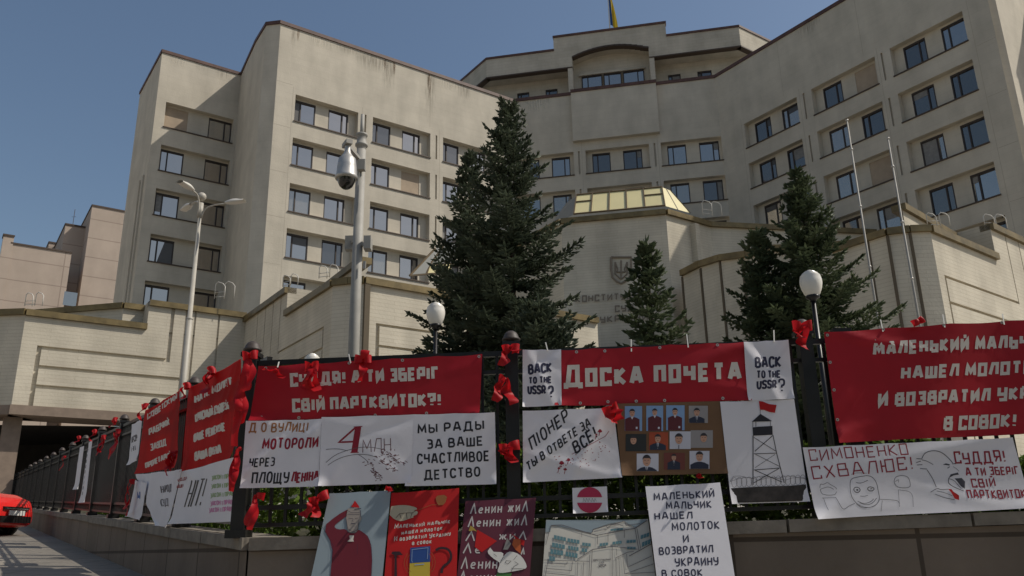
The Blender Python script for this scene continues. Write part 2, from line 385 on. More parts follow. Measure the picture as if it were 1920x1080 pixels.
# plain end walls
def endwall(pts, zb, zt, m='plaster'):
    mb = MB()
    for a, b in zip(pts[:-1], pts[1:]): mb.poly([a + Z * zb, b + Z * zb, b + Z * zt, a + Z * zt])
    mb.build('end_wall', M[m], court)
endL = [Lc, z0(atz(500, 42, ROOF)), z0(atz(480, 75, ROOF)), qW - E1 * .25]
endwall(endL[::-1], 9, ROOF - .1)
endW = [qW - E1 * 6.25, lerp(qW - E1 * 6.25, z0(atz(263, 172, ROOF)), .5), z0(atz(263, 172, ROOF))]
endwall(endW[::-1], 9, ROOF - .1)
mb = MB()
rv = (endW[2] - endW[0]).normalized(); pass
for k, (t_, w_) in enumerate(((1.2, .2), (2.4, .3))):   # raised ribs on the tower's end wall
    p = endW[0] + rv * t_
    if k < 2: mb.box(p + Z * 18 - rv.cross(Z) * .0, rv * w_, rv.cross(Z) * .12, Z * 8.5)
mb.build('rib', M['plaster'], court)
endR = [mir(p) for p in endL]
endwall(endR, 9, ROOF - .1)
strip([endL[3] , endL[2], endL[1], Lc, E, E + d(101) * 5.05], .27, .09, ROOF, M['roofband'])
n_ = d(191)
strip([E + d(101) * 5.03 + n_ * .4, E + d(101) * 12.17 + n_ * .4], .27, .09, ROOF + .003, M['roofband'])
strip([E + d(101) * 12.12, G, G + d(145) * RL, endR[1], endR[2]], .27, .09, ROOF, M['roofband'])
strip([endW[2], endW[1], endW[0], qW - E1 * .2], .25, .08, ROOF - .02, M['roofband'])
# the matching tower at the other end, just out of frame, shades that end wall
tw = [mir(qW - E1 * .25), mir(qW - E1 * 6.25), mir(qW - E1 * 6.25 + d(-31) * 5.0), mir(qW - E1 * 7.2 + d(-33) * 16)]
endwall(tw, 9, ROOF - .1); strip(tw, .25, .08, ROOF - .02, M['roofband'])
# roof sheets
mb = MB(); back = d(10)
mb.poly([Lc + Z * (ROOF - .4), E + Z * (ROOF - .4), G + Z * (ROOF - .4), endR[0] + Z * (ROOF - .4), endR[3] + Z * (ROOF - .4), MID + back * 26 + d(101) * 6 + Z * (ROOF - .4), MID + back * 26 - d(101) * 6 + Z * (ROOF - .4), endL[3] + Z * (ROOF - .4)])
mb.poly([endW[0] + Z * (ROOF - .4), qW - E1 * .25 + Z * (ROOF - .4), qW + E2 * 14 + Z * (ROOF - .4), endW[2] + Z * (ROOF - .4)])
mb.build('roof', M['greyroof'], court)
# little roof hatch seen over the tower's edge
mb = MB(); p = Pl(qW + E2 * .6, 55).px(387, 108); mb.box(z0(p) + Z * (ROOF + .12), E1 * .22, E2 * .2, Z * .16); mb.build('roof_vent', M['grey_metal'], court)

# rust and rain stains under the roof edge of the left wing: real discoloured patches, a couple of mm proud of the plaster
def stainmat(name, col, dens):
    m = bpy.data.materials.new(name); m.use_nodes = True; t = m.node_tree; p = t.nodes['Principled BSDF']; p.inputs['Base Color'].default_value = (*col, 1); p.inputs['Roughness'].default_value = .9
    uv = t.nodes.new('ShaderNodeUVMap'); mp = t.nodes.new('ShaderNodeMapping'); mp.inputs['Scale'].default_value = (9, .8, 1); n = t.nodes.new('ShaderNodeTexNoise'); n.inputs['Scale'].default_value = 1; n.inputs['Detail'].default_value = 6
    a = t.nodes.new('ShaderNodeAttribute'); a.attribute_name = 'fade'; r = t.nodes.new('ShaderNodeMapRange'); r.inputs[1].default_value = .38; r.inputs[2].default_value = .72; r.inputs[4].default_value = dens
    ml = t.nodes.new('ShaderNodeMath'); ml.operation = 'MULTIPLY'; tr = t.nodes.new('ShaderNodeBsdfTransparent'); mx = t.nodes.new('ShaderNodeMixShader')
    L = t.links.new; L(uv.outputs[0], mp.inputs[0]); L(mp.outputs[0], n.inputs['Vector']); L(n.outputs[0], r.inputs[0]); L(r.outputs[0], ml.inputs[0]); L(a.outputs['Fac'], ml.inputs[1]); L(ml.outputs[0], mx.inputs[0]); L(tr.outputs[0], mx.inputs[1]); L(p.outputs[0], mx.inputs[2]); L(mx.outputs[0], t.nodes['Material Output'].inputs[0])
    return m
M['rust'] = stainmat('rust_stain', (.16, .085, .035), 1.0); M['grime'] = stainmat('grey_grime', (.24, .21, .165), .5); M['pale'] = stainmat('pale_efflorescence', (.62, .57, .48), .8)
def stains(q, yaw, lst, ztop):
    for (u, wd, h, mk) in lst:
        mb = MB(); e = d(yaw); n = d(yaw + 90); nx, nz = 6, 8
        mb.grid(lambda a, b: q + e * (u + wd * (a - .5) * (1 - .25 * (1 - b))) + n * .004 + Z * (ztop - h * (1 - b)), nx, nz)
        o = mb.build('stain', M[mk], court); at = o.data.attributes.new('fade', 'FLOAT', 'POINT')
        at.data.foreach_set('value', [max(0, (1 - abs(2 * (i % (nx + 1)) / nx - 1) ** 2)) * min(1, (i // (nx + 1)) / nz * 1.6) for i in range((nx + 1) * (nz + 1))])
zs_ = ROOF - .29
stains(Lc, 55, [(1.0, .5, 1.7, 'grime'), (1.35, .25, 1.0, 'rust'), (3.3, 2.6, .9, 'pale'), (7.2, 3.4, 1.6, 'grime'), (8.35, .32, 1.5, 'rust'), (9.15, .3, 1.2, 'rust'), (8.7, 1.4, 3.2, 'grime'), (12.3, .42, 2.6, 'rust'), (12.4, 1.2, 4.4, 'grime'), (14.2, 2.0, .9, 'pale'), (15.5, 1.6, 1.3, 'grime'), (5.2, 2.2, .7, 'grime')], zs_)
stains(qW - E1 * 6.25, 55, [(1.2, 1.6, .8, 'pale'), (4.6, 1.5, .9, 'grime'), (3.0, 1.4, .6, 'pale')], zs_ - .02)
stains(E, 101, [(2.2, 2.5, 1.2, 'pale')], zs_); stains(G, 145, [(9, 2.5, 1.1, 'grime'), (15, 3.2, 1.0, 'grime')], zs_)

# ---- penthouse
QP = E - d(191) * 1.5; eP = d(101); nP = d(191)
P_ = lambda u, z, dd=0: QP + eP * u - nP * dd + Z * z
ub0, ub1, ur0, ur1, ua0, ua1 = -2.65, 19.48, 3.5, 13.38, 5.1, 11.78
zb, zt, ztr, zsp, zpk = 40.0, 41.92, 43.25, 40.95, 41.62
def zroof(u): return ztr if ur0 < u < ur1 else zt
mb = MB()
def fr(a, b, z0a, z1a): mb.poly([P_(a, z0a), P_(b, z0a), P_(b, z1a), P_(a, z1a)])
fr(ub0, ur0, zb, zt); fr(ur0, ua0, zb, ztr); fr(ua1, ur1, zb, ztr); fr(ur1, ub1, zb, zt)
NA = 14; arc = []
for i in range(NA + 1):
    t = i / NA; arc.append((ua0 + (ua1 - ua0) * t, zsp + (zpk - zsp) * (1 - (2 * t - 1) ** 2)))
for (a, za), (b, zb2) in zip(arc[:-1], arc[1:]):
    mb.poly([P_(a, za), P_(b, zb2), P_(b, ztr), P_(a, ztr)])
    mb.poly([P_(a, za), P_(a, za, 1.3), P_(b, zb2, 1.3), P_(b, zb2)])
for ua, sg in ((ua0, 1), (ua1, -1)):   # jambs of the arched bay, right down to the roof
    mb.poly([P_(ua, ROOF - .3), P_(ua, ROOF - .3, 1.3), P_(ua, zsp, 1.3), P_(ua, zsp)])
    mb.poly([P_(ua - sg * .42, ROOF - .3), P_(ua, ROOF - .3), P_(ua, zb), P_(ua - sg * .42, zb)])
    mb.poly([P_(ua - sg * .42, ROOF - .3), P_(ua - sg * .42, ROOF - .3, 1.6), P_(ua - sg * .42, zb, 1.6), P_(ua - sg * .42, zb)])
cl, cr_ = d(-35), d(55)      # chamfered ends
for u_, dr in ((ub0, cl), (ub1, cr_)):
    a = P_(u_, 0); b = a + dr * 6.5
    mb.poly([a + Z * zb, b + Z * zb, b + Z * zt, a + Z * zt])
    c = a - nP * 1.6 + (dr - nP * dr.dot(nP)).normalized() * 0
    c2 = b - (d(55) if u_ < 0 else d(-35)) * -1.6
    mb.poly([a + Z * zb, b + Z * zb, c2 + Z * zb, P_(u_ + (1.2 if u_ < 0 else -1.2), zb, 1.6)])
mb.poly([P_(ub0, zb), P_(ua0, zb), P_(ua0, zb, 1.6), P_(ub0 + 1.2, zb, 1.6)])
mb.poly([P_(ua1, zb), P_(ub1, zb), P_(ub1 - 1.2, zb, 1.6), P_(ua1, zb, 1.6)])
for u_, sg in ((ur0, 1), (ur1, -1)): mb.poly([P_(u_, zt - .3), P_(u_, zt - .3, 1), P_(u_, ztr, 1), P_(u_, ztr)])
mb.poly([P_(ub0, zt - .25), P_(ub1, zt - .25), P_(ub1 + 2, zt - .25, 14), P_(ub0 - 2, zt - .25, 14)])
mb.poly([P_(ur0, ztr - .25), P_(ur1, ztr - .25), P_(ur1, ztr - .25, 6), P_(ur0, ztr - .25, 6)])
mb.build('penthouse', M['pent'], court)
# set-back wall below with its small windows
SW = []
qq = P_(0, 0, 1.6); plS = Pl(qq, 101)
for (x0, y0, x1, y1) in ((970, 163, 992, 183), (1023, 158, 1045, 175), (1253, 130, 1275, 147), (1308, 122, 1333, 142), (1366, 116, 1388, 132)):
    a, za = plS.uz(x0, y1); b, zb_ = plS.uz(x1, y0); SW.append((a, b))
uc = sorted([ub0 - 1, ub1 + 1, ua0 - .42, ua1 + .42] + [x for s_ in SW for x in s_])
def depS(u, z):
    if ua0 - .42 < u < ua1 + .42: return None
    if 37.35 < z < 39.0 and any(a < u < b for a, b in SW): return .15
    return 0
facade(qq, 101, uc, [ROOF - .4, 37.35, 39.0, zb], depS).build('penthouse_wall', M['pent'], court)
for a, b in SW: window(qq, 101, a, b, 37.35, 39.0, .15, kind=1)
# glazed wall in the arched bay
zb0 = ROOF - .3; mb = MB()
for (a, za), (b, zb2) in zip(arc[:-1], arc[1:]): mb.poly([P_(a, 39.75, 1.3), P_(b, 39.75, 1.3), P_(b, zb2, 1.3), P_(a, za, 1.3)])
mb.poly([P_(ua0, zb0, 1.3), P_(ua0 + .65, zb0, 1.3), P_(ua0 + .65, 39.75, 1.3), P_(ua0, 39.75, 1.3)])
mb.poly([P_(ua1 - .55, zb0, 1.3), P_(ua1, zb0, 1.3), P_(ua1, 39.75, 1.3), P_(ua1 - .55, 39.75, 1.3)])
mb.build('penthouse_wall', M['pent'], court)
mb = MB(); mb.box(P_((ua0 + ua1) / 2, 39.78, 1.15), eP * 2.9, nP * .1, Z * .1); mb.build('lintel', M['pent'], court)
for a, b in ((ua0 + .65, ua0 + 2.45), (ua0 + 2.6, ua0 + 4.15), (ua0 + 4.3, ua1 - .55)): window(QP, 101, a, b, zb0 + .1, 39.68, 1.3, kind=0, flip=a > 8)
arcp = [P_(u, 0, 0) for u, z in arc]
strip(arcp, .15, .08, [z + .1 for u, z in arc], M['sill'], 'arch_trim')
strip([z0(P_(ub0, 0)) + cl * 6.5, z0(P_(ub0, 0)), z0(P_(ur0, 0))], .2, .08, zt + .12, M['roofband'])
strip([z0(P_(ur0 - .05, 0)) + nP * .01, z0(P_(ur1 + .05, 0)) + nP * .01], .2, .08, ztr + .12, M['roofband'])
strip([z0(P_(ur1, 0)), z0(P_(ub1, 0)), z0(P_(ub1, 0)) + cr_ * 6.5], .2, .08, zt + .12, M['roofband'])
strip([z0(P_(ub0, 0)) + cl * 6.5, z0(P_(ub0, 0)), z0(P_(ua0, 0))], .11, .04, zb + .04, M['sill'], 'band_trim')
strip([z0(P_(ua1, 0)), z0(P_(ub1, 0)), z0(P_(ub1, 0)) + cr_ * 6.5], .11, .04, zb + .04, M['sill'], 'band_trim')

# ------------------------------------------------------------------ terraces (relief walls with grooves)
A0 = atdepth(50, 580, 38.0); PA = Pl(z0(A0), 55)
def cop3(a, b, h=.3, out=.16, m='bronze', name='coping'):
    """coping between two 3-D points of a wall top"""
    e = V3((b.x - a.x, b.y - a.y, 0)).normalized(); n = V3((e.y, -e.x, 0)); mb = MB()
    vs = [a - n * .45 - Z * h, b - n * .45 - Z * h, b + n * out - Z * h, a + n * out - Z * h, a - n * .45, b - n * .45, b + n * out, a + n * out]
    mb.add(vs, [(0, 1, 2, 3), (7, 6, 5, 4), (3, 2, 6, 7), (1, 0, 4, 5), (2, 1, 5, 6), (0, 3, 7, 4)])
    return mb.build(name, M[m], court)
def rib(pl, px0, px1, wd=.06, out=.02, m='groove', mb=None):
    """vertical/horizontal joint strip set in a wall between two of its points"""
    a, b = pl.px(*px0), pl.px(*px1); own = mb is None; mb = mb or MB(); mb.bar(a, b, pl.n, out * 2, wd, 0)
    if own: mb.build('joint', M[m], court)
# left terrace face
def terrace(pl, corner, low, high, end, zbot, grooves, name='terrace_wall', right=True):
    pass
uA, zA = PA.uz(50, 580); uB, zB = PA.uz(276, 607); uB2, zB2 = PA.uz(277, 562); uI, zI = PA.uz(463, 567)
zbA = PA.uz(130, 766)[1]
g1 = [PA.uz(72, 652), PA.uz(315, 675)]; g2 = PA.uz(200, 699)[1]; g3 = PA.uz(180, 733)[1]; uv0 = PA.uz(62, 700)[0]; uv1 = PA.uz(71, 700)[0]
ug1 = g1[1][0]; zg1 = (g1[0][1] + g1[1][1]) / 2; ugr = [PA.uz(x, y)[0] for x, y in ((345, 640), (362, 640), (407, 640))]
W_ = .09
uc = sorted({uA, uB, uI, uv0, uv1, ug1 - W_, ug1 + W_, *[g - .05 for g in ugr], *[g + .05 for g in ugr]})
zc = sorted({zbA, zA, zB2, zg1 - W_, zg1 + W_, g2 - W_, g2 + W_, g3 - W_, g3 + W_})
def depA(u, z):
    if u < uB and z > zA - .001: return None
    if uv0 < u < uv1 and z < zg1 + W_: return .16
    if uv1 < u < ug1 + W_ and abs(z - zg1) < W_: return .12
    if uv1 < u < ugr[0] and (abs(z - g2) < W_ or abs(z - g3) < W_): return .12
    if abs(u - ug1) < W_ and z > zg1: return .12
    if any(abs(u - g) < .05 for g in ugr): return .10
    return 0
mb = facade(PA.p0, 55, uc, zc, depA)
IA = PA.p0 + PA.e * uI; AB = PA.p0 + PA.e * uB
# return faces of the step and the inner side of the low part
mb.poly([AB + Z * zA, AB + Z * zB2, AB + Z * zB2 + d(-35) * 1.3, AB + Z * zA + d(-35) * 1.3])
T0 = PA.p0 - d(93) * 12
mb.poly([T0 + Z * zbA, PA.p0 + Z * zbA, PA.p0 + Z * zA, T0 + Z * zA])
inner = [AB + d(-35) * 1.3 - d(55) * 1.0 - d(100) * 9, AB + d(-35) * 1.3 - d(55) * 1.0, AB + d(-35) * 1.3]
for a, b in zip(inner[:-1], inner[1:]): mb.poly([a + Z * (zA - 1), b + Z * (zA - 1), b + Z * (zB2), a + Z * zB2 * .995])
mb.build('terrace_wall', M['podium'], court)
cop3(V3((T0.x, T0.y, zA + .02)), V3((A0.x, A0.y, zA + .02)))
cop3(PA.p0 + Z * zA, AB + Z * zA); cop3(AB + Z * zB2, IA + Z * zB2)
cop3(inner[0] + Z * (zB2 * .995 + .02), inner[1] + Z * (zB2 + .02)); cop3(inner[1] + Z * (zB2 + .02), AB + d(-35) * 1.3 + Z * (zB2 + .02))
# beam and void below, column
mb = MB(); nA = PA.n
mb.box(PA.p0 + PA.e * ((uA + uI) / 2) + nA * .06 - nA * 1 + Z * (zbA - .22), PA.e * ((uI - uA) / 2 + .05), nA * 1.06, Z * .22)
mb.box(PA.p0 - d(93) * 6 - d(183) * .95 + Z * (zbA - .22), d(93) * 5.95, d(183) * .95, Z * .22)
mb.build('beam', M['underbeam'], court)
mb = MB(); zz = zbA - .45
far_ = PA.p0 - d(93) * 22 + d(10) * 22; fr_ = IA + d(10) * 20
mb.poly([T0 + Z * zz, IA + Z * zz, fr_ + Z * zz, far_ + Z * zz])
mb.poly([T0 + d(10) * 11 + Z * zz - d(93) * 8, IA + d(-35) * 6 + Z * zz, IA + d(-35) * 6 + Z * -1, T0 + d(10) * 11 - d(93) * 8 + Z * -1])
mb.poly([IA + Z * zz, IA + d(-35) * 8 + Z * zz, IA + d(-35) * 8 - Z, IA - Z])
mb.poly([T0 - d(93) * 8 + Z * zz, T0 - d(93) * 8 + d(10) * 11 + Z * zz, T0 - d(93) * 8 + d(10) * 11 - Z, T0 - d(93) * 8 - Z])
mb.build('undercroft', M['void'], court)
pc = atdepth(22, 800, 39.0); mb = MB()
mb.box(V3((pc.x, pc.y, (zz + 1) / 2)), d(55) * .38, d(-35) * .3, Z * ((zz - 1) / 2)); mb.build('column', M['underbeam'], court)
# middle prong: left face yaw 145 from the inner corner, blunt nose, right face yaw 55
PM = Pl(IA, 145)
uS, zS = PM.uz(540, 538); uN, zN = PM.uz(538, 582); uM, zM = PM.uz(625, 523)
uc0 = PM.uz(480, 568)[0]
gv = [PM.uz(x, y)[0] for x, y in ((480, 640), (494, 640), (508, 640), (522, 640))]
ha = PM.uz(606, 612); hb = PM.uz(602, 660); zh1 = PM.uz(560, 640)[1]; zh2 = PM.uz(590, 660)[1]
uhl = gv[3]
uc = sorted({0, uS, uM, *[g - .04 for g in gv], *[g + .04 for g in gv], ha[0] - .07, ha[0] + .07})
zc = sorted({0.5, zN, zS, zh1 - .06, zh1 + .06, zh2 - .06, zh2 + .06})
def depM(u, z):
    if u > uS and z > zN: return None
    if any(abs(u - g) < .04 for g in gv[:3]): return .10
    if abs(u - uhl) < .04 and z > zh1 - .06: return .1
    if uhl < u < ha[0] + .07 and (abs(z - zh1) < .06 or (abs(z - zh2) < .06 and u > uhl + 1)): return .1
    if abs(u - ha[0]) < .07 and z < zh1: return .1
    return 0
mb = facade(PM.p0, 145, uc, zc, depM)
SM = PM.p0 + PM.e * uS; NM = PM.p0 + PM.e * uM
mb.poly([SM + Z * zN, SM + Z * zS, SM + Z * zS + d(55) * 1.4, SM + Z * zN + d(55) * 1.4])      # sunlit notch side
ib = [SM + d(55) * 1.4, NM + d(80) * 1.2]
mb.poly([ib[0] + Z * (zN - 1), ib[1] + Z * (zN - 1), ib[1] + Z * (zS - .1), ib[0] + Z * (zS - .1)])
PN = Pl(NM, 105); uN2 = PN.uz(655, 515)[0]; uN3 = PN.uz(684, 517)[0]
N2 = NM + d(105) * uN2; PN2 = Pl(N2, 98); N3 = N2 + d(98) * PN2.uz(684, 517)[0]
for a, b in ((NM, N2), (N2, N3)): mb.poly([a + Z * .5, b + Z * .5, b + Z * (zN + .02), a + Z * (zN + .02)])
PR = Pl(N3, 55)
uE1 = 13.0
hz = [PR.uz(760, 616)[1], PR.uz(760, 655)[1]]; uvv = PR.uz(711, 640)[0]; uvx = PR.uz(704, 640)[0]
uc = sorted({0, uE1, uvv, uvx}); zc = sorted({.5, zN, hz[0] - .06, hz[0] + .06, hz[1] - .06, hz[1] + .06})
def depR(u, z):
    if uvx < u < uvv and z < hz[0] + .06: return .14
    if u > uvv and any(abs(z - h) < .06 for h in hz): return .12
    return 0
facade(N3, 55, uc, zc, depR, mb=mb)
mb.build('terrace_wall', M['podium'], court)
cop3(IA + Z * zS, SM + Z * zS); cop3(SM + Z * zN, NM + Z * zN); cop3(NM + Z * (zN + .02), N2 + Z * (zN + .02)); cop3(N2 + Z * (zN + .02), N3 + Z * (zN + .02)); cop3(N3 + Z * zN, N3 + d(55) * uE1 + Z * zN)
cop3(SM + d(55) * 1.4 + Z * (zS - .08), NM + d(80) * 1.2 + Z * (zS - .08))
mb = MB(); mb.box(N3 + d(55) * .1 + d(145) * .06 + Z * (zN / 2), d(55) * .12, d(145) * .08, Z * (zN / 2 - .2)); mb.build('downpipe', M['groove'], court)
# upper terrace deck behind, with its own coping, closing the gap to the wings
mb = MB()
mb.poly([IA + Z * (zN - .3), NM + Z * (zN - .3), N3 + Z * (zN - .3), N3 + d(55) * uE1 + Z * (zN - .3), E + Z * (zN - .3), Lc + Z * (zN - .3)])
mb.poly([PA.p0 + Z * (zA - .3), IA + Z * (zA - .3), Lc + Z * (zA - .3), endW[0] + Z * (zA - .3), endW[2] - E1 * 6 + Z * (zA - .3), T0 + Z * (zA - .3)])
mb.build('terrace_deck', M['greyroof'], court)

# entrance block in the middle
QB = MID + d(190) * 15.0
PB = Pl(QB, 101)
ubl, _ = PB.uz(1052, 405); ubr, zbt = PB.uz(1248, 394)
Bl, Br = PB.p0 + PB.e * ubl, PB.p0 + PB.e * ubr
PC = Pl(Br, 55); uD, zD = PC.uz(1330, 410); Dr = Br + d(55) * uD
mb = MB(); mb.poly([Bl + Z * .5, Br + Z * .5, Br + Z * zbt, Bl + Z * zbt]); mb.poly([Br + Z * .5, Dr + Z * .5, Dr + Z * zbt, Br + Z * zbt])
Bl2 = Bl + d(-33) * 6; mb.poly([Bl2 + Z * .5, Bl + Z * .5, Bl + Z * zbt, Bl2 + Z * zbt])
PD = Pl(Dr, 80); uX = PD.uz(1480, 425)[0]; Dx = Dr + d(80) * (uX + 6)
mb.poly([Dr + Z * .5, Dx + Z * .5, Dx + Z * zbt, Dr + Z * zbt])
# slender fin on the lit side
pf = PC.px(1297, 480); a = PC.px(1293, 422); b = PC.px(1302, 492)
mb.box(z0(PC.px(1299, 450)) + d(145) * .15 + Z * ((a.z + b.z) / 2), d(55) * .17, d(145) * .3, Z * ((a.z - b.z) / 2))
mb.build('entrance_block', M['podium'], court)
for a, b in ((Bl2, Bl), (Bl, Br), (Br, Dr), (Dr, Dx)): cop3(a + Z * (zbt + .02), b + Z * (zbt + .02), .32, .2)
mb = MB(); mb.poly([Bl2 + Z * (zbt - .3), Bl + Z * (zbt - .3), Br + Z * (zbt - .3), Dr + Z * (zbt - .3), Dx + Z * (zbt - .3), G + Z * (zbt - .3), E + Z * (zbt - .3)]); mb.build('entrance_roof', M['greyroof'], court)
# yellow skylight on the block
PSk = Pl(QB - d(191) * .35 + Z * zbt, 101, tilt=R_(38))
tl, tr_, br_, bl_ = PSk.px(1081, 366), PSk.px(1241, 351), PSk.px(1247, 386), PSk.px(1076, 402)
sk = MB()
lerp = lambda a, b, t: a + (b - a) * t
sk.poly([bl_, br_, tr_, tl])
sb = br_ + d(55) * 2.2; st_ = tr_ + d(60) * .7 + Z * -.1
sk.poly([br_, sb, st_, tr_], 0)
slb = bl_ + d(-35) * 2.6; stl = tl + d(-25) * 1.4
sk.poly([slb, bl_, tl, stl], 1)
sk.poly([tl, tr_, st_, stl], 1)
so = sk.build('skylight', [M['yellow'], M['greyroof']], court)
mu = MB(); nS = PSk.n
for t in (0, .19, .39, .585, .785, 1): mu.bar(lerp(bl_, br_, t) + nS * .03, lerp(tl, tr_, t) + nS * .03, nS, .08, .075)
mu.bar(tl + nS * .035, tr_ + nS * .035, nS, .085, .08); mu.bar(bl_ + nS * .035, br_ + nS * .035, nS, .085, .08)
for a, b in ((0, .19), (.785, 1)): mu.bar(lerp(lerp(bl_, tl, .62), lerp(br_, tr_, .62), a) + nS * .036, lerp(lerp(bl_, tl, .62), lerp(br_, tr_, .62), b) + nS * .036, nS, .08, .06)
mu.bar(sb, st_, Z, .06, .06); mu.bar(lerp(br_, sb, .5), lerp(tr_, st_, .5), Z, .05, .05)
mu.build('mullion', M['mullion'], so)
# second skylight, over the left shoulder of the block, mostly behind the spruce
sk = MB(); q1 = atdepth(768, 517, 46.5); q2 = atdepth(800, 514, 47); q3 = atdepth(816, 466, 48.5); q4 = atdepth(834, 458, 49); q5 = atdepth(846, 511, 47.6); q6 = atdepth(846, 494, 48); q7 = atdepth(806, 497, 47.6)
sk.poly([q1, q2, q7, q4, q3], 1); sk.poly([q2, q5, q6, q7], 0); sk.poly([q7, q6, atdepth(860, 455, 49), q4], 1)
so = sk.build('skylight', [M['yellow'], M['greyroof']], court); mu = MB()
for a_, b_ in ((q1, q3), (q1, q2), (q2, q5), (q7, q6), (q2, q7), (q7, q4)): mu.bar(a_, b_, Z, .1, .1)
mu.build('mullion', M['mullion'], so)

# right prong
R1 = atdepth(1743, 426, 31.5); PR1 = Pl(z0(R1), 52)
zR = R1.z
PRm = Pl(z0(R1), 100); uq, _ = PRm.uz(1662, 433); R0 = PRm.p0 + PRm.e * uq           # nose
PRl = Pl(R0, 145); uq2, _ = PRl.uz(1560, 472); Rm1 = R0 + d(145) * uq2 * 1.0
uW0, zW0 = PR1.uz(1743, 426); uW1, zW1 = PR1.uz(1866, 474); uW2, zW2 = PR1.uz(1856, 423)
gl = [PR1.uz(1886, 450)[0], PR1.uz(1910, 460)[0]]
hv0 = PR1.uz(1773, 522); hv1 = PR1.uz(1781, 560); zq1 = PR1.uz(1773, 521)[1]; zq1b = PR1.uz(1911, 566)[1]; zq2 = PR1.uz(1785, 568)[1]
uEnd = uW1 + 6
zq1 = (zq1 + zq1b) / 2; ug = gl[0] + .05
uc = sorted({0, uW1, uEnd, hv0[0] - .06, hv0[0] + .06, gl[0] - .04, gl[0] + .04, gl[1] - .04, gl[1] + .04, gl[1] + 1.1, gl[1] + 1.18})
zc = sorted({.5, zW1, zR, zR + .25, zq1 - .06, zq1 + .06, zq2 - .06, zq2 + .06}); zRT = PR1.uz(1870, 426)[1]
zRT = max(zRT, zR)
zc = sorted({.5, (zR + zW1) / 2, zRT, zq1 - .06, zq1 + .06, zq2 - .06, zq2 + .06}); zlow = (zR + zW1) / 2
def depQ(u, z):
    if u < uW1 and z > zlow: return None
    if abs(u - hv0[0]) < .06 and z < zq1 + .06: return .12
    if hv0[0] < u < gl[0] + .04 and (abs(z - zq1) < .06 or abs(z - zq2) < .06): return .12
    if abs(u - gl[0]) < .04 and z > zq1: return .1
    if abs(u - gl[1]) < .04 or gl[1] + 1.1 < u < gl[1] + 1.18: return .1
    return 0
mb = facade(PR1.p0, 52, uc, zc, depQ)
W1 = PR1.p0 + PR1.e * uW1; W2 = PR1.p0 + PR1.e * uEnd
mb.poly([W1 + Z * zlow, W1 + Z * zRT, W1 + Z * zRT + d(-38) * 1.6, W1 + Z * zlow + d(-38) * 1.6])
mb.poly([PR1.p0 + d(-20) * 1.2 + Z * (zlow - 1), W1 + d(-38) * 1.6 + Z * (zlow - 1), W1 + d(-38) * 1.6 + Z * (zRT - .05), PR1.p0 + d(-20) * 1.2 + Z * (zRT - .05)])
# nose facets and left flank (in shadow) with vertical joints
Rmid = (R0 + z0(R1)) / 2 + d(190) * .12
fl = [Rm1 - d(145) * 9 * 0, R0, Rmid, z0(R1)]
for a, b in zip(fl[:-1], fl[1:]): mb.poly([a + Z * .5, b + Z * .5, b + Z * zlow, a + Z * zlow])
mb.build('terrace_wall', M['podium'], court)
for a, b in zip(fl[:-1], fl[1:]): cop3(a + Z * (zlow + .01), b + Z * (zlow + .01), .28, .16)
cop3(PR1.p0 + Z * zlow, W1 + Z * zlow); cop3(W1 + Z * zRT, W2 + Z * zRT); cop3(PR1.p0 + d(-20) * 1.2 + Z * zRT, W1 + d(-38) * 1.6 + Z * zRT)
jb = MB()
for p in (R0, Rmid, lerp(R0, Rm1, .35)): jb.box(p + d(190) * .02 + Z * (zlow / 2), d(100) * .05, d(190) * .05, Z * (zlow / 2 - .3))
jb.build('joint', M['groove'], court)
# curved lower wall between block and right prong
cw = [(1279, 508, 44.0), (1312, 491, 42.6), (1350, 479, 41.4), (1400, 472, 40.2), (1450, 461, 39.2), (1520, 459, 38.0), (1600, 452, 36.5)]
cz = atdepth(*cw[0]).z
pts = []
for x, y, Y in cw: p = atz(x, y, cz) if abs(atz(x, y, cz).y - Y) < 4 else atdepth(x, y, Y); pts.append(z0(atdepth(x, y, Y)))
mb = MB(); zs = [atdepth(*c).z for c in cw]
for i in range(len(pts) - 1): mb.poly([pts[i] + Z * .5, pts[i + 1] + Z * .5, pts[i + 1] + Z * zs[i + 1], pts[i] + Z * zs[i]])
mb.poly([pts[0] + d(20) * 2.5 + Z * .5, pts[0] + Z * .5, pts[0] + Z * zs[0], pts[0] + d(20) * 2.5 + Z * zs[0]])
mb.poly([p + Z * (z - .05) for p, z in zip(pts, zs)] + [Dx + Z * (zs[-1] - .05), Dr + Z * (zs[0] - .05)])
mb.build('terrace_wall', M['podium'], court)
for i in range(len(pts) - 1): cop3(pts[i] + Z * (zs[i] + .02), pts[i + 1] + Z * (zs[i + 1] + .02), .34, .2)
jb = MB()
for (x, y) in ((1283, 560), (1319, 560), (1357, 560), (1400, 560)):
    t = atdepth(x, y, 44); best = min(range(len(pts) - 1), key=lambda i: abs((pts[i].x / pts[i].y + pts[i + 1].x / pts[i + 1].y) / 2 - t.x / t.y))
    a, b = pts[best], pts[best + 1]; nn = (b - a).normalized(); nn = V3((nn.y, -nn.x, 0)); r = ray(x, y); k = a.dot(nn) / r.dot(nn); p = z0(r * k)
    jb.box(p + nn * .02 + Z * (zs[0] / 2), nn.cross(Z) * .06, nn * .04, Z * (zs[0] / 2 - .35))
jb.build('joint', M['groove'], court)

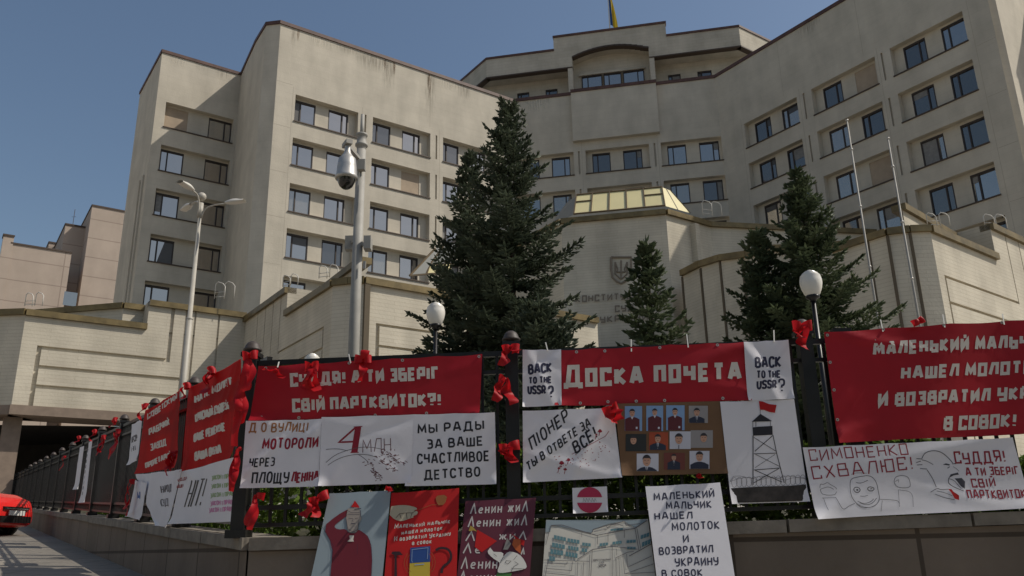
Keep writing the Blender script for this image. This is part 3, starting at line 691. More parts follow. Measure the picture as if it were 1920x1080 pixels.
# ---- emblem and inscription on the entrance block
def emblem():
    PE = PB.off(.03); mb = MB(); P2 = lambda pts: [PE.px(1050 + a / 6, 450 + b / 6) for a, b in pts]
    def tube(pts, r): mb.tube(P2(pts), r, 6)
    for pts in ([(575, 195), (800, 195), (800, 330), (790, 410), (740, 460), (688, 490), (640, 465), (590, 420), (575, 330), (575, 195)],): tube(pts, .075)
    for pts in ([(687, 230), (687, 440)], [(620, 250), (620, 380), (660, 420), (687, 440)], [(755, 250), (755, 380), (715, 420), (687, 440)], [(640, 360), (735, 360)], [(620, 250), (650, 330), (640, 360)], [(755, 250), (725, 330), (735, 360)]): tube(pts, .05)
    mb.build('emblem', M['carved'], court)
emblem()
# ------------------------------------------------------------------ ground, street, yard
Q0 = ray(470, 1008) * (6.5 / ray(470, 1008).y)            # corner of the low wall, at the top of its coping
DL, DR = d(-33), d(92)
def tu(p):
    """street coordinates of a plan point: t up the left street, u along the right front"""
    v = V3((p.x - Q0.x, p.y - Q0.y, 0)); det = DL.x * DR.y - DL.y * DR.x
    return (v.x * DR.y - v.y * DR.x) / det, (DL.x * v.y - DL.y * v.x) / det
SL = .0525
def ground_z(p):
    t = V3((p.x - Q0.x, p.y - Q0.y, 0)).dot(DL); return -.47 + SL * max(-14, min(75, t))
CAPZ = Q0.z
def capL(t): return CAPZ + SL * t
def capR(u): return CAPZ + .012 * u
PFL = Pl(z0(Q0), -33 + 180)            # plane of the left fence (normal towards the street)
PFR = Pl(z0(Q0), 92)                   # plane of the right fence (normal towards the camera)
NL = PFL.n; NR = PFR.n
mb = MB()
ts = [-400, -14, -10, 0, 10, 20, 30, 40, 50, 60, 75, 400]
ws = [-400, -60, -30, -15, -8, -4, -2, 0, 3, 8, 20, 60, 400]
NDL = d(57)
vs = []
for t in ts:
    for wv in ws:
        p = z0(Q0) + DL * t + NDL * wv; p.z = -.47 + SL * max(-14, min(75, t)); vs.append(p)
nw = len(ws); mb.add(vs, [(i * nw + j, i * nw + j + 1, (i + 1) * nw + j + 1, (i + 1) * nw + j) for i in range(len(ts) - 1) for j in range(nw - 1)])
mb.build('pavement', M['pave'], kind='structure')
mb = MB()
def yard(t, u): return z0(Q0) + DL * t + DR * u + Z * (CAPZ - .12 + SL * min(t, 75) + .012 * min(u, 60))
us = [.12, 5, 12, 30, 60, 110]; tt = [.12, 6, 12, 25, 45, 75, 120]
mb.add([yard(t, u) for t in tt for u in us], [(i * 6 + j, i * 6 + j + 1, (i + 1) * 6 + j + 1, (i + 1) * 6 + j) for i in range(6) for j in range(5)])
mb.build('yard_paving', M['yard'], kind='structure')
mb = MB(); up4 = Z * .02
for (t0, t1, u0, u1) in ((.2, 4.6, .2, 14), (4.6, 34, .2, 3.2)):
    mb.grid(lambda a, b: yard(t0 + (t1 - t0) * b, u0 + (u1 - u0) * a) + up4, 8, 8)
mb.build('planting_soil', mat('dark_planting_soil', (.045, .042, .022), .95, var=.5, scale=7), kind='structure')

# ------------------------------------------------------------------ low wall and iron fence, one each side of the corner
def lowwall(sign, label):
    p0 = Q0; dv, nv, capf, n_end = (DL, NL, capL, 70) if sign < 0 else (DR, NR, capR, 14)
    th = thing('retaining_wall', (p0.x, p0.y, -.5), label, 'wall', 'low concrete walls under the iron fence')
    mb = MB(); cb = MB(); k = 0.0; step = 1.35
    prev = 0
    segs = [0]
    while segs[-1] < n_end: segs.append(segs[-1] + (step * 4 if sign < 0 else step * 4))
    for a, b in zip(segs[:-1], segs[1:]):
        A, B = z0(p0) + dv * a, z0(p0) + dv * b; za, zb_ = capf(a) - .09, capf(b) - .09
        f0, f1 = nv * .02, nv * -.32
        ga, gb = min(ground_z(A), za) - .6, min(ground_z(B), zb_) - .6
        mb.add([A + f0 + Z * ga, B + f0 + Z * gb, B + f0 + Z * zb_, A + f0 + Z * za, A + f1 + Z * ga, B + f1 + Z * gb, B + f1 + Z * zb_, A + f1 + Z * za], [(0, 1, 2, 3), (5, 4, 7, 6), (3, 2, 6, 7)])
    mb.build('wall_body', M['wall'], th)
    m_ = 0
    while m_ < n_end:
        L = 1.32
        A, B = z0(p0) + dv * (m_ + .01), z0(p0) + dv * (m_ + L); za, zb_ = capf(m_), capf(m_ + L)
        f0, f1 = nv * .06, nv * -.36; h = .09; jz = random.uniform(-.006, .006)
        cb.add([A + f0 + Z * (za - h + jz), B + f0 + Z * (zb_ - h + jz), B + f0 + Z * (zb_ + jz), A + f0 + Z * (za + jz), A + f1 + Z * (za - h + jz), B + f1 + Z * (zb_ - h + jz), B + f1 + Z * (zb_ + jz), A + f1 + Z * (za + jz)],
               [(0, 1, 2, 3), (5, 4, 7, 6), (3, 2, 6, 7), (0, 4, 5, 1), (1, 5, 6, 2), (0, 3, 7, 4)])
        m_ += L + .012
    cb.build('wall_coping', M['cap'], th)
lowwall(-1, 'long low dark concrete wall under the fence rising up the street past the red car')
lowwall(1, 'low dark concrete wall under the fence facing the camera, behind the leaning posters')

def dome(mb, c, r=.060):
    mb.lathe(c, [(r * .55, -.03), (r * .62, -.010), (r * 1.22, -.008), (r * 1.27, .004), (r * 1.06, .018), (r * .96, .036), (r * .72, .058), (r * .38, .071), (0, .075)], 18)
FH = 1.48
def fence(sign, posts, end, label, start=None, nocap=()):
    dv, nv, capf = (DL, NL, capL) if sign < 0 else (DR, NR, capR)
    th = thing('iron_fence', (Q0.x + dv.x * .1, Q0.y + dv.y * .1, CAPZ), label, 'fence')
    cen = nv * -.10
    fh = (lambda k: FH - .05) if sign < 0 else (lambda k: FH - .10)
    for k in posts:
        p = z0(Q0) + dv * k + cen; zc_ = capf(k); mb = MB(); hh = fh(k) + .05
        mb.box(p + Z * (zc_ + hh / 2), dv * .052, nv * .052, Z * (hh / 2)); mb.box(p + Z * (zc_ + hh), dv * .07, nv * .07, Z * .018)
        mb.box(p + Z * (zc_ + .03), dv * .08, nv * .08, Z * .03)
        o = mb.build('post', M['black'], th)
        if k < 32 and k not in nocap:
            mb = MB(); dome(mb, p + Z * (zc_ + hh + .045)); mb.build('post_cap', M['cap_dome'], o, smooth=True)
    ks = ([start] if start is not None else []) + list(posts) + ([end] if end > posts[-1] + .5 else [])
    for a, b in zip(ks[:-1], ks[1:]):
        mb = MB(); A = z0(Q0) + dv * (a + .05) + cen; B = z0(Q0) + dv * (b - .05) + cen
        for hgt, thk in ((fh(a) - .02, .042), (fh(a) - .17, .03), (.22, .035), (.09, .03)):
            mb.bar(A + Z * (capf(a) + hgt), B + Z * (capf(b) + hgt), Z, thk, .045)
        n = max(1, int((b - a) / .115)) if a < 40 else max(1, int((b - a) / .23))
        for i in range(1, n):
            k = a + (b - a) * i / n; p = z0(Q0) + dv * k + cen
            mb.box(p + Z * (capf(k) + .09 + (fh(k) - .1) / 2), dv * .011, nv * .011, Z * ((fh(k) - .1) / 2))
        mb.build('fence_panel', M['black'], th)
fence(-1, [2.95, 5.3, 7.87, 10.45, 13.05] + [13.05 + 2.55 * i for i in range(1, 20)], 0, 'long black iron fence climbing the street on the left with helmet shaped post caps', start=.12)
fence(1, [-.13, 1.99, 4.33, 4.62, 7.0], 9.4, 'black iron fence facing the camera hung with red banners and white posters', nocap=(4.62,))

# ------------------------------------------------------------------ spruces and hedge
def spruce(name, base, H, R, seed, label, mt, zlow=.6, dens=1.0, group='spruces in the yard', skew=0, top_r=.0, pw=.85):
    rnd = random.Random(seed); th = thing('spruce_tree', tuple(base), label, 'tree', group)
    base = V3(base); mb = MB(); mb.tube([base - Z * .3, base + Z * H * .4, base + Z * H * .97], [H * .016, H * .011, .012], 8)
    lv = []; lf = []
    def shoot(p, dr, L, wd):
        sd = dr.cross(Z)
        if sd.length < .1: sd = V3((1, 0, 0))
        sd.normalize(); up = sd.cross(dr)
        for ax in (sd * .9 + up * .3, up * .9 - sd * .3):
            b = len(lv); q = p + dr * L * .42
            lv.extend((p, q + ax * wd, p + dr * L, q - ax * wd)); lf.append((b, b + 1, b + 2, b + 3))
    z = zlow; wz = .40 * H / 10 + .04
    while z < H - .15:
        f = 1 - z / H
        rr = R * (f ** pw) * (1.0 if z > H * .16 else .86 + .9 * z / H) + .10
        nb = max(4, int((6.5 + 4 * f) * dens)); a0 = rnd.uniform(0, 6.28)
        for i in range(nb):
            a = a0 + 6.283 * i / nb + rnd.uniform(-.28, .28); L = rr * rnd.uniform(.62, 1.12)
            if rnd.random() < .07: L *= 1.16
            zz = z + rnd.uniform(-.5, .5) * wz
            el = rnd.uniform(-.05, .14) + (1 - f) ** 2 * .75 - f * .20
            h = V3((math.cos(a), math.sin(a), 0)); o = base + Z * zz
            def bp(s): return o + h * (L * s * math.cos(el)) + Z * (L * (math.sin(el) * s + (-.16 * f) * math.sin(s * 3.0) + .10 * s * s))
            if L > .5: mb.tube([bp(0), bp(.5), bp(.9)], [.022 * L / 2 + .006, .014 * L / 2 + .004, .004], 4, cap=False)
            ns = max(3, int(L / .12)); side = h.cross(Z)
            for k in range(ns + 1):
                s = .12 + .88 * k / ns; p = bp(s); dr = (bp(min(1.02, s + .05)) - bp(s - .05)).normalized()
                tl_ = (.30 * L * (1 - s) ** .75 + .10) * rnd.uniform(.75, 1.2)
                if s > .12 and rnd.random() < .9: shoot(p, (dr + Z * rnd.uniform(.0, .5)).normalized(), .17 + .06 * L * .5, .034)
                for sg in (-1, 1):
                    ang = rnd.uniform(.75, 1.05); td = (dr * math.cos(ang) + side * sg * math.sin(ang) + Z * rnd.uniform(-.22, .10)).normalized()
                    m_ = max(1, int(tl_ / .115))
                    for q in range(m_ + 1):
                        tp = p + td * (tl_ * q / (m_ + .6)) - Z * (.04 * (q / (m_ + 1)) ** 2)
                        for w2 in (-1, 1):
                            sdn = (td * .8 + dr * .35 * w2 * sg + side * .25 * w2 + Z * rnd.uniform(-.15, .35)).normalized()
                            shoot(tp, sdn, rnd.uniform(.12, .19), .032)
        z += wz * rnd.uniform(.8, 1.2) * (.62 + .38 * f + .1)
    for k in range(10):
        a = rnd.uniform(0, 6.28); shoot(base + Z * (H - .05 - .07 * k), V3((math.cos(a) * .35, math.sin(a) * .35, .9)).normalized(), .22, .03)
    shoot(base + Z * (H - .25), Z.copy(), .42, .03)
    mb.build('trunk', M['bark'], th)
    fo = MB(); fo.v = lv; fo.f = [list(f) for f in lf]; fo.m = [0] * len(lf); fo.build('crown', mt, th)
def tree_at(xa, ya, xb, Y, zg, R, seed, label, mt, **k):
    top = atdepth(xa, ya, Y); spruce('spruce', (top.x, top.y, zg), top.z - zg, R, seed, label, mt, **k)
def spread(px, Y): return px / FPX * Y * 1.02
tree_at(953, 196, 950, 19.0, .15, 3.25, 3, 'tallest dark spruce, left of the entrance block, its tip against the roofline', M['needle'], pw=.88, dens=1.15)
tree_at(880, 288, 880, 21.5, .2, 2.9, 5, 'dark spruce pressed close behind the left side of the tallest spruce', M['needle'], pw=.95, dens=1.0)
tree_at(1211, 452, 1211, 16.0, .1, 2.3, 8, 'small thin spruce in front of the carved inscription', M['needle2'], dens=.62, pw=1.3)
tree_at(1418, 434, 1418, 20.5, .1, 2.3, 11, 'middle sized spruce between the small thin spruce and the white globe lamp', M['needle2'], pw=.9)
tree_at(1497, 327, 1500, 20.0, .1, 3.2, 14, 'big broad spruce on the right, behind the white globe lamp', M['needle2'], pw=.92, dens=1.1)
tree_at(1010, 560, 1010, 15.0, .1, 1.75, 21, 'low bushy spruce behind the BACK TO THE USSR sheet, under the tallest spruce', M['needle'], zlow=.2, dens=1.0)
#tree_at(1330, 590, 1330, 14.0, .1, 1.2, 22, 'low spruce just above the banner, right of the small thin spruce', M['needle2'], zlow=.2, dens=.8)

def broadleaf(x, y, H, R, seed, label, n=15000, zc=None):
    rnd = random.Random(seed); g = ground_z(V3((x, y, 0))); th = thing('street_tree', (x, y, g), label, 'tree', 'street trees shading the pavement'); b = V3((x, y, g)); mb = MB()
    mb.tube([b, b + Z * H * .3, b + Z * H * .55], [.2, .15, .10], 10)
    cl = []
    for i in range(46):
        a = rnd.uniform(0, 6.28); rr = R * math.sqrt(rnd.random()) * .9; zz = H * (.42 + .5 * rnd.random()) * (1 - .22 * (rr / R) ** 2); c = b + V3((math.cos(a) * rr, math.sin(a) * rr, zz)); cl.append((c, rnd.uniform(.6, 1.2)))
        if i % 3 == 0: mb.tube([b + Z * H * rnd.uniform(.28, .5), lerp(b + Z * H * .5, c, .6), c], [.06, .035, .012], 6, cap=False)
    mb.build('trunk', M['bark'], th); lb = MB()
    for i in range(n):
        c, s_ = rnd.choice(cl); q = c + V3((rnd.gauss(0, .55), rnd.gauss(0, .55), rnd.gauss(0, .38))) * s_; nn = V3((rnd.gauss(0, .7), rnd.gauss(0, .7), 1)).normalized(); t1 = nn.orthogonal().normalized(); t1.rotate(Quaternion(nn, rnd.uniform(0, 6.28))); t2 = nn.cross(t1); k = rnd.uniform(.07, .13)
        lb.poly([q - t1 * k, q + t2 * k * .55, q + t1 * k, q - t2 * k * .55])
    lb.build('crown', M['hedge'], th)
for i, (x, y, H, R) in enumerate(((-5.5, -5.0, 9.5, 4.2), (8.5, -3.6, 9.5, 4.3), (15.0, -3.2, 10, 4.4))):
    broadleaf(x, y, H, R, 40 + i, ['leafy street tree behind the camera on the left', 'leafy street tree behind the camera on the right', 'leafy street tree out to the right of the camera'][i])
def leafbox(name, p, ex, ey, h, n, seed, label, size=.05):
    rnd = random.Random(seed); th = thing('hedge', tuple(p), label, 'hedge', 'clipped hedges behind the iron fence'); mb = MB(); st = MB()
    lx, ly = ex.length, ey.length
    for i in range(n):
        f = rnd.random(); a, b, c = rnd.uniform(-1, 1), rnd.uniform(-1, 1), rnd.random()
        if f < .45: c = 1 - abs(rnd.gauss(0, .07))
        elif f < .85: b = -1 + abs(rnd.gauss(0, .12))
        bump_ = .08 * math.sin(a * lx * 2.1 + seed) + .05 * math.sin(a * lx * 5.3)
        q = V3(p) + V3((ex.x, ex.y, 0)) * a + ey * b + Z * (c * h + bump_ * c)
        q.z += ex.z * a + (ex.z if ex.z else 0)
        nn = V3((rnd.gauss(0, 1), rnd.gauss(0, 1), rnd.gauss(.5, 1))).normalized(); t1 = nn.orthogonal().normalized(); t1.rotate(Quaternion(nn, rnd.uniform(0, 6.28))); t2 = nn.cross(t1)
        s = size * rnd.uniform(.6, 1.2)
        mb.poly([q - t1 * s, q + t2 * s * .5, q + t1 * s, q - t2 * s * .5])
        a = rnd.uniform(-1, 1); q = V3(p) + ex * a + ey * rnd.uniform(-.6, .6) + Z * ex.z; st.tube([q, q + V3((rnd.uniform(-.1, .1), rnd.uniform(-.1, .1), h * .8))], [.012, .005], 4, cap=False)
    mb.build('foliage', M['hedge'], th)
hb = z0(Q0) + DR * 5.0 - NR * .8; leafbox('hedge', (hb.x, hb.y, CAPZ - .12), DR * 4.7, NR * -.36, .70, 31000, 2, 'clipped green hedge just behind the fence that faces the camera')
hb = z0(Q0) + DL * 7.3 - NL * .95; leafbox('hedge', (hb.x, hb.y, CAPZ - .1), DL * 6.6 + Z * (6.6 * SL), NL * -.4, .8, 16000, 4, 'clipped green hedge just behind the fence that climbs the street')

# ------------------------------------------------------------------ lamps, poles, flag
def globe_lamp(x, y, wpx, Y, label):
    p = atdepth(x, y, Y); r = wpx / FPX * Y * .5; g = CAPZ - .1
    th = thing('globe_lamp', (p.x, p.y, g), label, 'lamp', 'white globe lamps in the yard')
    mb = MB(); mb.lathe(p, [(r * .50, -r * 1.28), (r * .70, -r * 1.05), (r * .90, -r * .55), (r, -r * .05), (r * .99, r * .30), (r * .90, r * .66), (r * .905, r * .69), (r * .72, r * .88), (r * .725, r * .91), (r * .5, r * 1.06), (r * .505, r * 1.085), (r * .22, r * 1.22), (0, r * 1.30)], 28)
    mb.build('globe', M['opal'], th, smooth=True)
    mb = MB(); mb.lathe(p, [(r * .28, -r * 1.75), (r * .34, -r * 1.55), (r * .62, -r * 1.42), (r * .62, -r * 1.22), (r * .48, -r * 1.2)], 16); mb.build('lamp_collar', M['black'], th, smooth=True)
    mb = MB(); mb.tube([V3((p.x, p.y, g)), V3((p.x, p.y, p.z - r * 1.5))], [r * .30, r * .20], 10); mb.lathe((p.x, p.y, g), [(r * .9, 0), (r * .8, .1), (r * .45, .25), (r * .3, .5)], 12); mb.build('lamp_post', M['black'], th, smooth=True)
globe_lamp(817, 588, 36.5, 14.5, 'white globe lamp before the tallest spruce, above the party card banner')
globe_lamp(1520.5, 531, 42.5, 13.0, 'largest white globe lamp, in front of the big spruce on the right')
globe_lamp(585, 681, 31, 16.0, 'white globe lamp whose tip peeks over a red bow')

def cctv():
    Y = 12.2; b = atdepth(671.5, 668, Y); t = atdepth(678.3, 262, Y); t2 = atdepth(682.5, 215, Y)
    ax = z0(t); ax = V3((t.x, t.y, 0)); r = 21.5 / FPX * Y / 2
    th = thing('camera_pole', (t.x, t.y, -.1), 'tall grey steel pole carrying a round surveillance camera and a junction box', 'pole')
    mb = MB(); mb.tube([V3((t.x, t.y, -.1)), V3((t.x, t.y, t.z + .0))], [r * 1.12, r * .86], 20); mb.build('pole', M['grey_metal'], th, smooth=True)
    mb = MB(); mb.tube([V3((t.x, t.y, t.z)), V3((t.x, t.y, t2.z))], [r * .42, r * .36], 12)
    z1 = atdepth(678, 272, Y).z; z2 = atdepth(678, 254, Y).z
    mb.lathe((t.x, t.y, z1), [(r * .85, -.10), (r * .95, -.03), (r * 1.22, -.02), (r * 1.22, .012), (r * .95, .02), (r * .9, z2 - z1 - .02), (r * 1.1, z2 - z1 - .01), (r * 1.1, z2 - z1 + .02), (r * .5, z2 - z1 + .03)], 20); mb.build('pole_top', M['grey_metal'], th, smooth=True)
    # arm to the camera
    q = atdepth(651, 272, Y - .55); a = atdepth(675, 301, Y - .05); mb = MB()
    mb.bar(a + d(180) * .03, q, Z, .05, .06); mb.box(atdepth(678, 310, Y - .12), d(90) * .06, d(0) * .05, Z * .09); mb.box(q + Z * .02, d(-30) * .11, d(60) * .05, Z * .035)
    mb.build('bracket', M['grey_metal'], th)
    cc = atdepth(651, 300, Y - .55); s = 43 / FPX * (Y - .55) / 2; mb = MB()
    zt_ = atdepth(651, 281, Y - .55).z - cc.z; zb_ = atdepth(651, 335, Y - .55).z - cc.z
    mb.lathe(cc, [(s * .28, zt_ + .06), (s * .30, zt_ - .02), (s * .36, zt_ - .06), (s * .58, zt_ - .12), (s * .60, zt_ - .125), (s * .80, .02), (s * .93, -.12), (s * .97, zb_ + .06), (s * 1.06, zb_ + .04), (s * 1.06, zb_ - .005), (s * .85, zb_ - .015)], 28)
    o = mb.build('camera_housing', M['alu'], th, smooth=True)
    mb = MB(); mb.lathe(cc + Z * zb_, [(s * .86, -.01), (s * .80, -.06), (s * .62, -.125), (s * .35, -.165), (0, -.18)], 24); mb.build('camera_dome', M['darkglass'], th, smooth=True)
    bx = atdepth(690, 457, Y - .06); mb = MB(); mb.box(bx, d(90) * .055, d(0) * .09, Z * .105); mb.bar(bx, V3((t.x, t.y, bx.z)), Z, .05, .05); mb.build('junction_box', M['grey_metal'], th)
    bx = atdepth(657, 457, Y + .25); mb = MB(); mb.box(bx, d(90) * .075, d(0) * .07, Z * .115); mb.bar(bx, V3((t.x, t.y, bx.z)), Z, .05, .05); mb.build('junction_box', M['grey_metal'], th)
    bx = atdepth(681, 497, Y - .1); mb = MB(); mb.box(bx + d(90) * .02, d(90) * .02, d(0) * .02, Z * .06); mb.build('cable_clip', M['grey_metal'], th)
cctv()
def streetlamp():
    Y = 23.0; t = atdepth(378, 372, Y); zb_ = .6
    th = thing('street_lamp', (t.x, t.y, zb_), 'tall cream street lamp with three lamp heads beside the left tower', 'street lamp')
    k = Y / FPX; zj = atdepth(361, 597, Y).z
    mb = MB(); mb.tube([V3((t.x, t.y, zb_)), V3((t.x, t.y, zj)), V3((t.x, t.y, zj + .01)), V3((t.x, t.y, atdepth(376, 405, Y).z))], [6.8 * k, 6.0 * k, 4.6 * k, 3.4 * k], 14); mb.lathe((t.x, t.y, zj), [(6.8 * k, -.03), (7 * k, .0), (5.2 * k, .03)], 14); mb.build('pole', M['cream_metal'], th, smooth=True)
    mb = MB(); mb.tube([V3((t.x, t.y, atdepth(376, 408, Y).z)), V3((t.x, t.y, atdepth(377, 381, Y).z))], 5.2 * k, 12); c = V3((t.x, t.y, atdepth(378, 369, Y).z))
    mb.lathe(c, [(0, -9 * k), (5 * k, -8 * k), (8.5 * k, -3.5 * k), (9.2 * k, .5 * k), (8 * k, 5 * k), (4.5 * k, 8 * k), (0, 9 * k)], 16); mb.build('pole_head', M['cream_metal'], th, smooth=True)
    for (x, y, dY) in ((350, 349, -.7), (351, 389, .9), (440, 379, -.2)):
        h = atdepth(x, y, Y + dY); dv = V3((h.x - t.x, h.y - t.y, 0)); L = dv.length; dv.normalize()
        mb = MB(); s0 = V3((t.x, t.y, atdepth(378, 408, Y).z)) + dv * .05
        pts = [s0]; top = h.z - .02
        for i in range(1, 9): a = i / 8; pts.append(V3((t.x, t.y, 0)) + dv * (.07 + (L - .34) * a ** 2.2) + Z * (s0.z + (top - s0.z) * (1 - (1 - a) ** 2.6)))
        mb.tube(pts, 1.7 * k, 8); arm = mb.build('lamp_arm', M['cream_metal'], th, smooth=True)
        mb = MB(); sd = dv.cross(Z)
        def hd(u, v):
            s = u; wd = (.105 * math.sin(min(1, s * 1.25 + .18) * 1.9) + .02); a = v * 6.2832
            return h + dv * (-.30 + .62 * s) + sd * (wd * math.cos(a)) + Z * ((.09 if math.sin(a) > 0 else .05) * math.sin(a) * (math.sin(min(1, .15 + s) * 2.6) + .15))
        mb.grid(hd, 10, 16); mb.build('lamp_head', M['white_metal'], arm, smooth=True)
streetlamp()
def flagstaff(x0, y0, x1, y1, Y, label, marks):
    t = atdepth(x0, y0, Y); th = thing('flagpole', (t.x, t.y, .3), label, 'flagpole', 'bare silver flagpoles by the right terrace'); k = Y / FPX
    mb = MB(); mb.tube([V3((t.x, t.y, .3)), V3((t.x, t.y, t.z))], [3.2 * k, 1.5 * k], 10); mb.build('pole', M['grey_metal'], th, smooth=True)
    mb = MB(); mb.lathe((t.x, t.y, t.z), [(0, -2 * k), (3.2 * k, 0), (3.2 * k, 1.5 * k), (0, 3.5 * k)], 10)
    mb.build('finial', M['alu'], th, smooth=True)
    for x, y in marks: mb = MB(); mb.lathe((t.x, t.y, atdepth(x, y, Y).z), [(2.2 * k, -2 * k), (4 * k, 0), (2.2 * k, 2 * k)], 10); mb.build('collar', M['alu'], th, smooth=True)
flagstaff(1588, 226, 1650, 590, 27.0, 'left one of two bare silver flagpoles, its foot behind the big spruce', ((1596, 280), (1615, 387), (1635, 500)))
flagstaff(1665, 260, 1722, 590, 27.0, 'right one of two bare silver flagpoles, in front of the grey terrace nose', ((1673, 312), (1692, 416), (1711, 522)))
pf = atdepth(1143, 46, 63.5); th = thing('roof_flag', (pf.x, pf.y, 43), 'yellow and blue flag hanging limp on a pole at the top of the building', 'flag')
pt = V3((pf.x, pf.y, 48.5)); mb = MB(); mb.tube([V3((pf.x, pf.y, 42.5)), pt], .045, 8); mb.build('pole', M['white_metal'], th, smooth=True)
for nm, mm, a, b in (('flag_cloth', 'flagb', 0.02, .34), ('flag_cloth', 'flagy', .30, 1.0)):
    mb = MB()
    def fc(u, v, a=a, b=b):
        s = a + (b - a) * u; return V3((pf.x, pf.y, 0)) + d(95) * (.06 + s * (.22 + .62 * v * (1 - .25 * v))) + d(5) * (.12 * math.sin(s * 9 + v * 3)) + Z * (47.9 - 3.9 * v * (1 - .1 * s) - .9 * s)
    mb.grid(fc, 8, 14); mb.build(nm, M[mm], th, smooth=True)
# white ladder rails standing over the terrace edges
def ladder(a, b, Y, h, label, lean=25):
    pa = atdepth(*a, Y); th = thing('ladder_rail', tuple(pa), label, 'ladder rail', 'white ladder rails over the terrace edges')
    for (x, y) in (a, b):
        p = atdepth(x, y, Y); hh = h / FPX * Y; wv = d(lean) * .0 + d(100) * (hh * .62); mb = MB()
        mb.tube([p, p + Z * hh * .86, p + wv * .25 + Z * hh, p + wv * .75 + Z * hh * .88, p + wv + Z * hh * .68, p + wv - Z * hh * .05], .021, 7); mb.build('handrail', M['white_metal'], th, smooth=True)
    mb = MB(); p, q = atdepth(*a, Y), atdepth(*b, Y)
    for f in (.1, .38): mb.tube([p + Z * (h / FPX * Y * f), q + Z * (h / FPX * Y * f)], .016, 6)
    mb.build('rung', M['white_metal'], th, smooth=True)
ladder((46, 574), (65, 573), 39.5, 27, 'white ladder rail at the far left, in front of the pink building')
ladder((402, 560), (420, 559), 43, 34, 'white ladder rail in front of the shaded left tower')
ladder((530, 538), (545, 535), 40, 24, 'low white ladder rail left of the camera pole, under the lowest windows')
ladder((598, 522), (618, 520), 38, 27, 'white ladder rail just left of the camera pole, higher than its neighbour')
ladder((1318, 402), (1336, 404), 46, 30, 'white ladder rail beside the yellow skylight')
ladder((1740, 424), (1764, 423), 33.5, 28, 'white ladder rail above the corner of the right terrace')
ladder((1848, 428), (1870, 428), 36, 30, 'white ladder rail at the far right, before the dark window slot')

# ------------------------------------------------------------------ pink building, far left
pk = thing('pink_building', tuple(z0(atdepth(90, 560, 93))), 'pale pink panelled building in steps behind the terrace at the far left', 'building')
def block(xl, xr, yl, Y, deepL, name='block'):
    a = atdepth(xl, yl, Y); P = Pl(z0(a), 55); u = P.uz(xr, yl + 20)[0]; mb = MB(); A = P.p0; B = A + d(55) * u; zt_ = a.z
    for p, q in ((A + d(-35) * deepL, A), (A, B), (B, B + d(-35) * deepL)): mb.poly([p + Z * 2, q + Z * 2, q + Z * zt_, p + Z * zt_])
    mb.poly([A + Z * zt_, B + Z * zt_, B + d(-35) * deepL + Z * zt_, A + d(-35) * deepL + Z * zt_]); o = mb.build(name, M['pink'], pk)
    mb = MB(); mb.box((A + B) / 2 + d(145) * .03 + Z * (zt_ + .09), d(55) * (u / 2 + .06), d(145) * .08, Z * .1); mb.box(A + d(-35) * deepL / 2 - d(55) * .03 + Z * (zt_ + .09), d(55) * .06, d(-35) * (deepL / 2), Z * .1); mb.build('parapet', M['sill'], o)
    return P
block(21, 134, 457, 93, 8); block(7, 24, 441, 92.4, 1.4, 'chimney'); b2 = block(123, 164, 421, 102, 12); block(92, 108, 455, 110, 6)
block(173, 262, 386, 100, 14)
P = Pl(z0(atdepth(121, 547, 94.5)), 55); mb = MB(); u1 = P.uz(146, 547)[0]; za, zb_ = P.uz(121, 572)[1], P.uz(121, 546)[1]
mb.poly([P.p0 + Z * za, P.p0 + d(55) * u1 + Z * za, P.p0 + d(55) * u1 + Z * zb_, P.p0 + Z * zb_]); mb.build('window', M['glass0'], pk)
mb = MB(); a = atdepth(137, 418, 105); mb.tube([a - Z * .3, a + Z * 2.0], .035, 6); mb.tube([a + Z * .9 - d(90) * .3, a + Z * .9 + d(90) * .3], .02, 6); mb.build('antenna', M['sill'], pk)

ap = thing('apartment_block', (-84, 30, 2), 'tall pale apartment block down the side street, mirrored in the right wing windows', 'building')
uc = sorted({0, 74, *[4 + 8.6 * i for i in range(8)], *[9.2 + 8.6 * i for i in range(8)]}); zc = sorted({0, 46, *[6 + 6.2 * j for j in range(6)], *[9.4 + 6.2 * j for j in range(6)]})
inw = lambda u, z: any(4 + 8.6 * i < u < 9.2 + 8.6 * i for i in range(8)) and any(6 + 6.2 * j < z < 9.4 + 6.2 * j for j in range(6))
mb = facade(V3((-84, 66, 0)), 180 - 0, uc, zc, lambda u, z: .4 if inw(u, z) else 0)
mb.poly([V3((-84, 66, 0)), V3((-99, 66, 0)), V3((-99, 66, 46)), V3((-84, 66, 46))]); mb.poly([V3((-84, -8, 0)), V3((-99, -8, 0)), V3((-99, -8, 46)), V3((-84, -8, 46))]); mb.poly([V3((-99, 66, 46)), V3((-84, 66, 46)), V3((-84, -8, 46)), V3((-99, -8, 46))])
mb.build('wall', mat('pale_render', (.55, .52, .46), .9, var=.1, scale=.2), ap)
for i in range(8):
    for j in range(6):
        y0, z0_ = 66 - 4 - 8.6 * i, 6 + 6.2 * j; mb = MB(); mb.poly([V3((-84.3, y0, z0_)), V3((-84.3, y0 - 5.2, z0_)), V3((-84.3, y0 - 5.2, z0_ + 3.4)), V3((-84.3, y0, z0_ + 3.4))]); mb.build('window', M['glass1'], ap)
